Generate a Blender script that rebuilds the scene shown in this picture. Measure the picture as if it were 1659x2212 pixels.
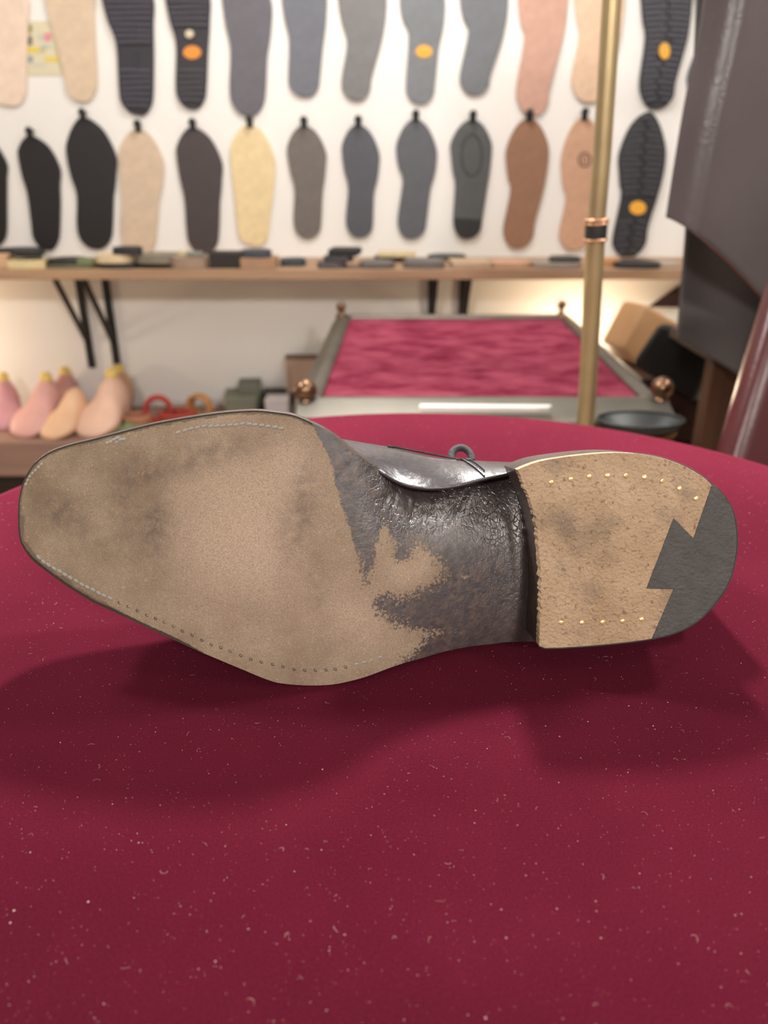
import bpy, bmesh, math, random
import numpy as np
from mathutils import Vector, Matrix
random.seed(7); RNG = np.random.default_rng(11)
SC = bpy.context.scene
for o in list(bpy.data.objects): bpy.data.objects.remove(o)
COL = SC.collection

# ------------------------------------------------------------------ camera
F = 1660.0; CX, CY = 829.5, 1106.0; PITCH = math.radians(24.3); H = 0.20
SP, CP = math.sin(PITCH), math.cos(PITCH)
cam_d = bpy.data.cameras.new('camera'); cam = bpy.data.objects.new('camera', cam_d); COL.objects.link(cam)
cam.location = (0, 0, H); cam.rotation_euler = (math.pi/2 - PITCH, 0, 0)
cam_d.sensor_fit = 'VERTICAL'; cam_d.sensor_height = 36.0; cam_d.lens = 36.0*F/2212.0
cam_d.clip_start = 0.01
cam_d.dof.use_dof = True; cam_d.dof.focus_distance = 0.325; cam_d.dof.aperture_fstop = cam_d.lens/3.1
SC.camera = cam
# ------------------------------------------------------------------ world, exposure
w = bpy.data.worlds.new('world'); SC.world = w; w.use_nodes = True
w.node_tree.nodes['Background'].inputs[0].default_value = (1.0, 0.93, 0.85, 1)
w.node_tree.nodes['Background'].inputs[1].default_value = 0.02
SC.view_settings.view_transform = 'Standard'; SC.view_settings.look = 'None'
SC.view_settings.gamma = 1.0; SC.view_settings.use_curve_mapping = False
SC.view_settings.exposure = 0.0
SC.cycles.max_bounces = 5; SC.cycles.diffuse_bounces = 3; SC.cycles.glossy_bounces = 2; SC.cycles.transmission_bounces = 1; SC.cycles.caustics_reflective = False; SC.cycles.caustics_refractive = False
SC.cycles.adaptive_threshold = 0.025
# ------------------------------------------------------------------ lamps of the room (position, power, radius, colour)
def lamp_light(kind, loc, power, radius, col, target=None, angle=120, blend=0.5):
    d = bpy.data.lights.new('lamp_light', kind); d.energy = power; d.color = col; d.shadow_soft_size = radius
    o = bpy.data.objects.new('lamp_light', d); COL.objects.link(o); o.location = loc
    if kind == 'SPOT':
        d.spot_size = math.radians(angle); d.spot_blend = blend
        o.rotation_euler = (Vector(target)-Vector(loc)).to_track_quat('-Z', 'Y').to_euler()
    return o
WARM = (1.0, 0.86, 0.70); NEUT = (1.0, 0.955, 0.91)
ZC = 1.55   # ceiling
DOWNLIGHTS = [((-1.15, 0.95, 1.40), 20, .08, NEUT), ((1.15, 0.95, 1.40), 20, .08, NEUT), ((0.04, 1.30, 1.30), 12, .07, NEUT)]
PENDANTS = [((-0.60, -1.35, 1.02), 66, .10, NEUT), ((0.80, -1.35, 1.02), 66, .10, NEUT), ((1.15, -0.35, 1.12), 6, .15, NEUT), ((0.95, -0.05, 1.26), 12, .12, NEUT)]  # last two are added lamps that put the highlight on the sole's waist
for loc, p, r, c in PENDANTS: lamp_light('POINT', loc, p, r, c)
for loc, p, r, c in DOWNLIGHTS:   # bare bulb plus the reflector's beam aimed at the tables
    lamp_light('POINT', (loc[0], loc[1], loc[2]-.09), p, r, c); lamp_light('SPOT', (loc[0], loc[1], loc[2]-.09), (215 if abs(loc[0]) < .5 else 85), r, c, (0, .50, 0), 50, 1.0)
WASH = (0.02, 1.52, 1.12)
lamp_light('SPOT', WASH, 18, .05, (1, .97, .92), (0.02, 2.0, 0.60), 130, 0.9)
GLOBE_R = (0.495, 1.86, -0.215); GLOBE_L = (-1.25, 1.80, -0.20)
# (their bulbs glow themselves, see the globe lamps below)

# ------------------------------------------------------------------ helpers
def ray(px, py):
    u = (px-CX)/F; v = (py-CY)/F
    return np.array([u, CP - v*SP, -SP - v*CP])
O = np.array([0, 0, H])
def hitY(px, py, Y): r = ray(px, py); return O + r*(Y/r[1])
def hitZ(px, py, z): r = ray(px, py); return O + r*((z-H)/r[2])
WL = {}
def setp(o, label=None, cat=None, group=None, kind=None):
    if label: o['label'] = label
    if cat: o['category'] = cat
    if group: o['group'] = group
    if kind: o['kind'] = kind
def empty(name, loc, label=None, cat=None, group=None, kind=None):
    o = bpy.data.objects.new(name, None); COL.objects.link(o); o.location = tuple(loc); o.empty_display_size = .02
    WL[o.name] = np.array(loc, float); setp(o, label, cat, group, kind); return o
def mk(name, V, Fc, mat, parent=None, smooth=False, label=None, cat=None, group=None, kind=None, mats=None, mi=None, autosm=None):
    V = np.array(V, float)
    if parent is not None: org = WL[parent.name]
    else: org = np.array([(V[:,0].min()+V[:,0].max())/2, (V[:,1].min()+V[:,1].max())/2, V[:,2].min()])
    me = bpy.data.meshes.new(name); me.from_pydata((V-org).tolist(), [], [list(map(int, f)) for f in Fc])
    for m in (mats or [mat]): me.materials.append(m)
    if mi is not None: me.polygons.foreach_set('material_index', mi)
    bm = bmesh.new(); bm.from_mesh(me); bmesh.ops.recalc_face_normals(bm, faces=bm.faces); bm.to_mesh(me); bm.free()
    if smooth: me.polygons.foreach_set('use_smooth', [True]*len(me.polygons))
    if autosm: me.set_sharp_from_angle(angle=math.radians(autosm))
    me.update()
    o = bpy.data.objects.new(name, me); COL.objects.link(o)
    if parent is not None: o.parent = parent; WL[o.name] = org
    else: o.location = tuple(org); WL[o.name] = org
    setp(o, label, cat, group, kind); return o
def bevel(o, w, seg=2):
    m = o.modifiers.new('bevel', 'BEVEL'); m.width = w; m.segments = seg; m.limit_method = 'ANGLE'; m.angle_limit = math.radians(40); return o
def boxV(x0, x1, y0, y1, z0, z1):
    V = [(x0,y0,z0),(x1,y0,z0),(x1,y1,z0),(x0,y1,z0),(x0,y0,z1),(x1,y0,z1),(x1,y1,z1),(x0,y1,z1)]
    return V, [(0,1,2,3),(4,5,6,7),(0,1,5,4),(1,2,6,5),(2,3,7,6),(3,0,4,7)]
def box(name, b, mat, bev=.002, **k):
    V, Fc = boxV(*b); o = mk(name, V, Fc, mat, **k)
    if bev: bevel(o, bev)
    return o
def hexa(name, c8, mat, bev=.002, **k):   # 8 corners: bottom loop then top loop
    o = mk(name, c8, [(0,1,2,3),(4,5,6,7),(0,1,5,4),(1,2,6,5),(2,3,7,6),(3,0,4,7)], mat, **k)
    if bev: bevel(o, bev, 3)
    return o
def frame_of(d):
    d = np.array(d, float); d /= np.linalg.norm(d)
    a = np.array([0,0,1.]) if abs(d[2]) < .9 else np.array([1.,0,0])
    s = np.cross(d, a); s /= np.linalg.norm(s); return d, s, np.cross(s, d)
def tube_geo(P, R, n=12, cap=True, close=False):
    P = np.array(P, float); N = len(P); R = np.broadcast_to(np.array(R, float), (N,)) if np.ndim(R) < 2 else R
    V = []; Fc = []; prev = None
    for i in range(N):
        if close: t = P[(i+1) % N]-P[i-1]
        else: t = P[min(i+1, N-1)]-P[max(i-1, 0)]
        if np.linalg.norm(t) < 1e-12: t = prev_t
        prev_t = t
        d, s, b = frame_of(t)
        if prev is not None:
            s = prev - d*np.dot(prev, d); s /= np.linalg.norm(s); b = np.cross(s, d)
        prev = s
        for k in range(n):
            a = 2*math.pi*k/n; V.append(P[i] + R[i]*(math.cos(a)*s + math.sin(a)*b))
    M = N if close else N-1
    for i in range(M):
        j = (i+1) % N
        for k in range(n): Fc.append((i*n+k, i*n+(k+1) % n, j*n+(k+1) % n, j*n+k))
    if cap and not close: Fc.append(tuple(range(n))); Fc.append(tuple((N-1)*n+k for k in range(n)))
    return V, Fc
def tube(name, P, R, mat, n=12, close=False, **k):
    V, Fc = tube_geo(P, R, n, True, close); k.setdefault('smooth', True); k.setdefault('autosm', 50); return mk(name, V, Fc, mat, **k)
def lathe(name, base, prof, mat, n=24, axis=(0,0,1), **k):
    base = np.array(base, float); d = np.array(axis, float)/np.linalg.norm(axis)
    return tube(name, [base + d*h for r, h in prof], [max(r, 1e-5) for r, h in prof], mat, n, **k)
def chaikin(P, it=3, closed=True):
    P = np.array(P, float)
    for _ in range(it):
        Q = []
        n = len(P)
        for i in range(n if closed else n-1):
            a, b = P[i], P[(i+1) % n]; Q += [a*.75+b*.25, a*.25+b*.75]
        if not closed: Q = [P[0]] + Q + [P[-1]]
        P = np.array(Q)
    return P
def catmull(P, n=8, closed=False):
    P = np.array(P, float); N = len(P); out = []
    for i in range(N if closed else N-1):
        if closed: p0, p1, p2, p3 = P[i-1], P[i], P[(i+1) % N], P[(i+2) % N]
        else: p0, p1, p2, p3 = P[max(i-1,0)], P[i], P[i+1], P[min(i+2,N-1)]
        for k in range(n):
            t = k/n
            out.append(.5*((2*p1)+(-p0+p2)*t+(2*p0-5*p1+4*p2-p3)*t*t+(-p0+3*p1-3*p2+p3)*t**3))
    if not closed: out.append(P[-1])
    return np.array(out)
def resample(P, step, closed=False):
    P = np.array(P, float)
    if closed: P = np.vstack([P, P[:1]])
    L = np.r_[0, np.cumsum(np.linalg.norm(np.diff(P, axis=0), axis=1))]
    n = max(2, int(round(L[-1]/step))+1); t = np.linspace(0, L[-1], n)
    Q = np.stack([np.interp(t, L, P[:, k]) for k in range(P.shape[1])], 1)
    return Q[:-1] if closed else Q
def prism(name, P, d, mat, bev=0, **k):   # P: loop of 3D points, extruded by vector d
    P = np.array(P, float); n = len(P); V = np.vstack([P, P+np.array(d, float)])
    Fc = [tuple(range(n)), tuple(n+i for i in range(n))] + [(i, (i+1) % n, n+(i+1) % n, n+i) for i in range(n)]
    o = mk(name, V, Fc, mat, **k)
    if bev: bevel(o, bev)
    return o

# ------------------------------------------------------------------ materials
def srgb(r, g, b):
    f = lambda c: ((c/255+.055)/1.055)**2.4 if c/255 > .04045 else c/255/12.92
    return (f(r), f(g), f(b), 1)
def mat(name, c1, c2=None, scale=20, rough=.6, metal=0, bump=0, bscale=None, spec=.5, detail=4, sheen=0, coat=0, stretch=None):
    m = bpy.data.materials.new(name); m.use_nodes = True; nt = m.node_tree; N = nt.nodes; L = nt.links
    p = N['Principled BSDF']; p.inputs['Roughness'].default_value = rough; p.inputs['Metallic'].default_value = metal
    p.inputs['Specular IOR Level'].default_value = spec; p.inputs['Sheen Weight'].default_value = sheen; p.inputs['Coat Weight'].default_value = coat
    tc = N.new('ShaderNodeTexCoord'); src = tc.outputs['Object']
    if stretch:
        mp = N.new('ShaderNodeMapping'); mp.inputs['Scale'].default_value = stretch; L.new(src, mp.inputs[0]); src = mp.outputs[0]
    nz = N.new('ShaderNodeTexNoise'); nz.inputs['Scale'].default_value = scale; nz.inputs['Detail'].default_value = detail; L.new(src, nz.inputs['Vector'])
    cr = N.new('ShaderNodeValToRGB'); cr.color_ramp.elements[0].position = .3; cr.color_ramp.elements[1].position = .7
    cr.color_ramp.elements[0].color = c1; cr.color_ramp.elements[1].color = c2 or c1
    L.new(nz.outputs[0], cr.inputs[0]); L.new(cr.outputs[0], p.inputs['Base Color'])
    if bump:
        n2 = N.new('ShaderNodeTexNoise'); n2.inputs['Scale'].default_value = bscale or scale*3; n2.inputs['Detail'].default_value = 5; L.new(src, n2.inputs['Vector'])
        b = N.new('ShaderNodeBump'); b.inputs['Strength'].default_value = bump; b.inputs['Distance'].default_value = .002
        L.new(n2.outputs[0], b.inputs['Height']); L.new(b.outputs[0], p.inputs['Normal'])
    return m
def M2(name, rgb, d=.12, **k):
    c = srgb(*rgb); return mat(name, tuple(x*(1-d) for x in c[:3])+(1,), tuple(min(1, x*(1+d)) for x in c[:3])+(1,), **k)
m_wall = M2('white wall paint', (242,240,236), .02, scale=3, rough=.8, bump=.05, bscale=200)
m_ceiling = M2('ceiling paint', (172,167,160), .02, scale=3, rough=.9)
m_side = M2('grey side wall paint', (152,146,138), .05, scale=3, rough=.8)
m_floor = M2('pale oak floor boards', (196,178,160), .2, scale=6, rough=.5, stretch=(12,1,1))
m_shelf = M2('pale pine shelf', (176,142,112), .12, scale=5, rough=.55, stretch=(1,14,14))
m_shelf_low = M2('brown shelf board', (150,118,104), .12, scale=5, rough=.6, stretch=(1,14,14))
m_shelf_shade = M2('painted under-shelf shade', (42,30,26), .2, scale=6, rough=.6)  # near-black colour carries the shade of the space below the low shelf
m_blackmetal = M2('black bracket steel', (26,24,24), .1, rough=.45)
m_brass = M2('aged brass', (182,162,124), .15, scale=14, rough=.38, metal=.8)
m_bronze = M2('dark bronze', (132,104,82), .2, scale=20, rough=.3, metal=1)
m_rail = M2('grey zinc rail', (124,121,112), .15, scale=12, rough=.42, metal=.75)
m_white = M2('white card', (236,232,228), .02, rough=.5)

def velvet(name, c_lo, c_hi, scale, sheen, fine=900, st=None, wl=.45):
    m = bpy.data.materials.new(name); m.use_nodes = True; nt = m.node_tree; N = nt.nodes; L = nt.links; p = N['Principled BSDF']
    p.inputs['Roughness'].default_value = .95; p.inputs['Specular IOR Level'].default_value = 0
    p.inputs['Sheen Weight'].default_value = sheen; p.inputs['Sheen Roughness'].default_value = .45; p.inputs['Sheen Tint'].default_value = (.95, .15, .27, 1)
    tc = N.new('ShaderNodeTexCoord')
    n1 = N.new('ShaderNodeTexNoise'); n1.inputs['Scale'].default_value = scale; n1.inputs['Detail'].default_value = 5; n1.inputs['Roughness'].default_value = .55; mpv = N.new('ShaderNodeMapping'); mpv.inputs['Scale'].default_value = st or (1,1,1); L.new(tc.outputs['Object'], mpv.inputs[0]); L.new(mpv.outputs[0], n1.inputs['Vector'])
    n2 = N.new('ShaderNodeTexNoise'); n2.inputs['Scale'].default_value = fine; n2.inputs['Detail'].default_value = 3; L.new(tc.outputs['Object'], n2.inputs['Vector'])
    ad = N.new('ShaderNodeMath'); ad.operation = 'MULTIPLY_ADD'; ad.inputs[1].default_value = 1-wl; L.new(n2.outputs[0], ad.inputs[0])
    ml = N.new('ShaderNodeMath'); ml.operation = 'MULTIPLY'; ml.inputs[1].default_value = wl; L.new(n1.outputs[0], ml.inputs[0]); L.new(ml.outputs[0], ad.inputs[2])
    cr = N.new('ShaderNodeValToRGB'); cr.color_ramp.elements[0].position = .36; cr.color_ramp.elements[1].position = .64
    cr.color_ramp.elements[0].color = c_lo; cr.color_ramp.elements[1].color = c_hi
    L.new(ad.outputs[0], cr.inputs[0]); L.new(cr.outputs[0], p.inputs['Base Color'])
    b = N.new('ShaderNodeBump'); b.inputs['Strength'].default_value = .18; b.inputs['Distance'].default_value = .0006
    L.new(n2.outputs[0], b.inputs['Height']); L.new(b.outputs[0], p.inputs['Normal'])
    return m
m_velvet = velvet('crimson velvet', srgb(50,9,19), srgb(71,18,31), 9, .32, 1400)
m_felt = velvet('rubbed crimson velvet', srgb(116,34,58), srgb(176,88,108), 20, .2, 300, (1,1.5,1), .75)

# ------------------------------------------------------------------ room
W = 2.0
def slab(name, b, m, bev=0): return box(name, b, m, bev, kind='structure')
ZF = -.72
slab('floor', (-2.3, 2.3, -2.6, 2.1, ZF-.05, ZF), m_floor)
slab('wall_back', (-2.3, 2.3, W, W+.1, ZF, ZC), m_wall)
slab('wall_left', (-2.4, -2.3, -2.6, 2.1, ZF, ZC), m_side); slab('wall_right', (2.3, 2.4, -2.6, 2.1, ZF, ZC), m_side)
slab('wall_front', (-2.3, 2.3, -2.7, -2.6, ZF, ZC), m_side); slab('ceiling', (-2.4, 2.4, -2.7, 2.1, ZC, ZC+.05), m_ceiling)

# ------------------------------------------------------------------ round velvet table
TC = np.array([0.027, 0.350]); TR = 0.316
tb = empty('round_table', (TC[0], TC[1], ZF), 'round table topped with deep crimson velvet under the upturned shoe', 'table')
prof = [(.0,0),(.10,0),(.20,0),(TR-.012,0),(TR-.004,-.002),(TR,-.007),(TR+.001,-.014),(TR-.001,-.022),(TR-.01,-.026),(0,-.026)]
nseg = 128; V = []; Fc = []
for r, h in prof:
    for k in range(nseg): a = 2*math.pi*k/nseg; V.append((TC[0]+max(r,1e-4)*math.cos(a), TC[1]+max(r,1e-4)*math.sin(a), h))
for i in range(len(prof)-1):
    for k in range(nseg): Fc.append((i*nseg+k, i*nseg+(k+1) % nseg, (i+1)*nseg+(k+1) % nseg, (i+1)*nseg+k))
Fc.append(tuple(range(nseg))); Fc.append(tuple((len(prof)-1)*nseg+k for k in range(nseg)))
mk('velvet_top', V, Fc, m_velvet, parent=tb, smooth=True, autosm=40)
m_darkwood = M2('dark turned wood', (64,40,28), .2, scale=8, rough=.4, stretch=(8,8,1))
lathe('pedestal', (TC[0], TC[1], ZF+.03), [(.05,0),(.055,.03),(.03,.08),(.028,.3),(.04,.36),(.03,.42),(.035,.6),(.09,.64),(.09,.66)], m_darkwood, parent=tb)
lathe('foot_disc', (TC[0], TC[1], ZF), [(.21,0),(.22,.01),(.21,.025),(.06,.035)], m_darkwood, n=40, parent=tb)

# ------------------------------------------------------------------ the shoe: sole frame
TILT = math.radians(17); YAW = math.radians(3)
n_s = np.array([math.sin(YAW)*math.cos(TILT), -math.cos(YAW)*math.cos(TILT), math.sin(TILT)])
C0 = hitZ(680, 1481, .0012)
def hitS(px, py, off): r = ray(px, py); return O + r*((off + n_s @ (C0-O))/(n_s @ r))
A_s = np.array([math.cos(YAW), math.sin(YAW), 0.]); B_s = np.cross(n_s, A_s); B_s = B_s if B_s[2] > 0 else -B_s
TOP = np.array([(39,1100),(40.5,1079),(47,1049),(59,1022),(78,997),(108,976),(150,961),(203,948),(253,935),(304,922),(338,914),(405,902),(473,892),(527,887.5),(560,887),(591,890),(634.5,897),(675,914),(702,927.5),(729,946),(759,971),(793,995),(827,1017),(861,1039),(888,1049),(928,1054),(962,1052),(996,1046),(1046,1031),(1080,1024),(1115,1015),(1190,1000)])
BOT = np.array([(39,1125),(39.8,1147),(44,1170.6),(56,1192.5),(71,1211),(101,1235),(135,1260),(169,1282),(203,1302),(236,1317),(270,1333),(304,1349.5),(338,1365),(371,1380),(422,1403.5),(473,1425),(523,1446),(574,1467),(607.5,1476),(658,1480.5),(709,1479.5),(749,1473),(793,1461),(844,1442),(877.5,1431),(911,1422),(962,1407),(1012,1397),(1063,1391),(1100,1387),(1190,1385)])
OFF = np.array([(39,-.013),(120,-.0085),(220,-.0045),(330,-.0015),(450,0),(700,0),(790,-.0012),(870,-.005),(950,-.0105),(1040,-.0165),(1120,-.0205),(1200,-.023),(1600,-.024)])
def smooth_curve(C): return catmull(C, 10)
TOPs, BOTs, OFFs = smooth_curve(TOP), smooth_curve(BOT), smooth_curve(OFF)
def mono(C, x):
    return np.interp(x, np.maximum.accumulate(C[:, 0]), C[:, 1])
NU, NV = 330, 130
tt = np.linspace(0, 1, NU); xs = 39 + (1188-39)*tt**1.35
xs = np.maximum.accumulate(xs); xs[0] = 39
yT, yB = mono(TOPs, xs), mono(BOTs, xs)
rr = np.linspace(0, 1, NV); rr = .5 - .5*np.cos(math.pi*rr)*.55 - .5*(1-2*rr)*.45; rr = (rr-rr[0])/(rr[-1]-rr[0])
PX = np.repeat(xs[:, None], NV, 1); PY = yT[:, None] + (yB-yT)[:, None]*rr[None]
wst = np.clip((PX-760)/160, 0, 1); wst = wst*wst*(3-2*wst)
sd = 2*rr[None]-1
crown = -(.0012 + .003*wst)*np.abs(sd)**3 - .0115*wst*np.clip((.15-sd)/1.15, 0, 1)**2
toe_sd = np.clip((75-PX)/36, 0, 1); crown = crown - .0012*toe_sd**3
offg = mono(OFFs, PX.ravel()).reshape(PX.shape) + crown
# waist wrinkles and the ridge before the heel breast (real relief)
wr = np.zeros_like(PX)
wlist = [(905,1066,889,1122,6,.0009),(858,1058,846,1104,5,.0007),(1008,1060,984,1100,4,.0009),(988,1096,965,1130,4,.0008),(930,1066,926,1104,7,.0006)]
wrg = np.random.default_rng(5)
for _ in range(34):
    x0 = wrg.uniform(745, 1020); y0 = np.interp(x0, TOPs[:, 0], TOPs[:, 1]) + wrg.uniform(2, 45); a_ = wrg.normal(1.85, .35); l_ = wrg.uniform(8, 46)
    wlist.append((x0, y0, x0+l_*math.cos(a_), y0+l_*math.sin(a_), wrg.uniform(2.5, 4.5), wrg.uniform(.00012, .0005)))
for x0, y0, x1, y1, wd, dp in wlist:
    d = np.array([x1-x0, y1-y0], float); L2 = d@d; t = np.clip(((PX-x0)*d[0]+(PY-y0)*d[1])/L2, 0, 1)
    q = np.hypot(PX-x0-t*d[0], PY-y0-t*d[1]); wr -= dp*np.exp(-(q/wd)**2)
ridge = .0016*np.exp(-((PX-1112-18*np.sin((PY-1015)/370*math.pi))/14)**2)*np.clip((PY-1030)/60, 0, 1)
offg = offg + wr + ridge
Rm = np.stack([(PX-CX)/F, CP-(PY-CY)/F*SP, -SP-(PY-CY)/F*CP], -1)
P3 = O + Rm*((offg + n_s@(C0-O))/(Rm@n_s))[..., None]
front = P3.reshape(-1, 3)
TH = .0055 - .0015*wst
back = (P3 - n_s*TH[..., None]*np.ones(3)).reshape(-1, 3)
Fc = []; mi = []
def gi(i, j): return i*NV+j
for i in range(NU-1):
    for j in range(NV-1):
        Fc.append((gi(i,j), gi(i+1,j), gi(i+1,j+1), gi(i,j+1))); mi.append(0)
NF = NU*NV
cols = list(range(0, NU, 3)) + ([NU-1] if (NU-1) % 3 else [])
for i in range(NU-1):
    for j in range(NV-1):
        Fc.append((NF+gi(i,j), NF+gi(i,j+1), NF+gi(i+1,j+1), NF+gi(i+1,j))); mi.append(1)
border = [gi(i, 0) for i in range(NU)] + [gi(NU-1, j) for j in range(1, NV)] + [gi(i, NV-1) for i in range(NU-2, -1, -1)] + [gi(0, j) for j in range(NV-2, 0, -1)]
# middle loop of the edge, pushed outward a hair so that the edge is rounded
loopm = []; ctr = P3.reshape(-1, 3).mean(0)
mid = []
bp = front[border]; nb = len(border)
for k in range(nb):
    t = bp[(k+1) % nb]-bp[k-1]; o_ = np.cross(t, n_s); o_ /= (np.linalg.norm(o_)+1e-12)
    if k < nb*.98 and o_ @ (bp[k]-ctr) < 0 and abs(o_ @ (bp[k]-ctr)) > .004: o_ = -o_
    mid.append((bp[k]+back[border[k]])/2 + o_*.0007)
allV = np.vstack([front, back, np.array(mid)])
for k in range(nb):
    a, b = border[k], border[(k+1) % nb]; ma, mb = 2*NF+k, 2*NF+(k+1) % nb
    Fc.append((a, b, mb, ma)); mi.append(1); Fc.append((ma, mb, NF+b, NF+a)); mi.append(1)

def in_poly(x, y, poly):
    c = np.zeros(x.shape, bool); n = len(poly)
    for i in range(n):
        x0, y0 = poly[i]; x1, y1 = poly[(i+1) % n]
        if y0 == y1: continue
        k = ((y0 > y) != (y1 > y)) & (x < (x1-x0)*(y-y0)/(y1-y0)+x0); c ^= k
    return c
def pdist(x, y, poly):
    d = np.full(x.shape, 1e9); n = len(poly)
    for i in range(n):
        a = np.array(poly[i], float); b = np.array(poly[(i+1) % n], float); v = b-a; L2 = v@v+1e-9
        t = np.clip(((x-a[0])*v[0]+(y-a[1])*v[1])/L2, 0, 1); d = np.minimum(d, np.hypot(x-a[0]-t*v[0], y-a[1]-t*v[1]))
    return d
dark_poly = [(655,850),(675,917),(697,960),(715.5,1005),(729,1062),(749,1123),(769.5,1184),(783,1240),(793,1262),(799,1215),(806,1172),(835,1160),(860,1183),(866,1200),(888,1180),(911,1174),(938,1190),(956,1218),(958,1248),(935,1264),(911,1275),(861,1292),(812,1292),(808,1319),(837,1333),(874,1360),(881,1387),(858,1440),(860,1500),(1300,1500),(1300,900),(800,850)]
ins = in_poly(PX, PY, dark_poly); dd = pdist(PX, PY, dark_poly)
dsg = np.where(ins, dd, -dd)
a_dark = np.clip(.5 + dsg/np.where((PX < 775) & (PY < 1230), 20, 100), 0, 1)
def blob(x, y, rx, ry, ang=0):
    c, s = math.cos(ang), math.sin(ang); u = (PX-x)*c+(PY-y)*s; v = -(PX-x)*s+(PY-y)*c; return np.exp(-(u/rx)**2-(v/ry)**2)
for x, y, rx, ry, k in [(830,1152,9,16,.75),(1006,1245,14,9,.62),(945,1366,60,16,.42),(905,1385,40,20,.25),(700,1000,40,30,.15),(1000,1338,40,18,.12),(890,1400,30,25,.25),(1132,1330,14,60,.3),(790,1070,30,30,.12)]:
    a_dark = np.clip(a_dark - k*blob(x, y, rx, ry), 0, 1)
a_dark = np.clip(a_dark + .22*blob(868,1200,22,16) + .2*blob(800,1195,10,40), 0, 1)
a_gloss = np.clip((1195-PY)/90, 0, 1)*np.clip((PX-765)/70, 0, 1) + .35*np.clip((PX-1000)/120, 0, 1)
a_gloss = np.clip(a_gloss, 0, 1)
a_stain = np.zeros_like(PX)
for x, y, rx, ry, ang, k in [(140,1110,45,35,.3,.75),(95,1080,25,30,0,.3),(255,1080,35,60,.2,.45),(330,1140,55,45,0,.6),(400,1000,120,30,-.25,.5),(300,1005,40,40,0,.35),(330,1200,40,60,0,.3),(655,1095,28,110,.1,.6),(690,1270,30,130,-.1,.35),(520,960,110,22,-.05,.3),(240,1180,60,40,.5,.25),(615,1180,25,90,0,.3),(180,1160,25,25,0,.3),(560,1330,100,30,.2,.15),(720,1390,50,30,0,.15),(335,1085,30,60,0,.3),(220,1010,40,20,0,.3)]:
    a_stain += k*blob(x, y, rx, ry, ang)
a_stain = np.clip(a_stain, 0, 1)
outl = np.vstack([TOPs, BOTs[::-1]])
olp = [tuple(p) for p in outl[::3]]
de = pdist(PX, PY, olp)
toe_w = np.clip((330-PX)/150, 0, 1)
rimw = np.where(PY < yT[:, None]*.5+yB[:, None]*.5, 13, 12+9*toe_w)
a_rim = np.clip(1.15-de/rimw, 0, 1)*np.clip((760-PX)/60, 0, 1)
a_rim = np.where((PY > 1200) & (PX > 240), a_rim*np.clip(1-(PX-240)/90, .12, 1), a_rim)
a_edge = np.clip(1.2-de/np.where((PY > 1190) & (PX < 440), 9, 5.5), 0, 1)*np.clip((800-PX)/60, 0, 1)*np.where((PY > 1150) & (PX > 380), np.clip(1-(PX-380)/120, .25, 1), 1)
a_pale = .95*blob(535,1150,160,190)+.6*blob(760,1330,110,70)+.5*blob(640,1000,60,60)+.45*blob(880,1235,60,40)
a_pale = np.clip(a_pale, 0, 1)

def attr(me, name, arr, n):
    at = me.attributes.new(name, 'FLOAT', 'POINT'); v = np.zeros(n, np.float32); v[:len(arr)] = arr; at.data.foreach_set('value', v)

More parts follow.
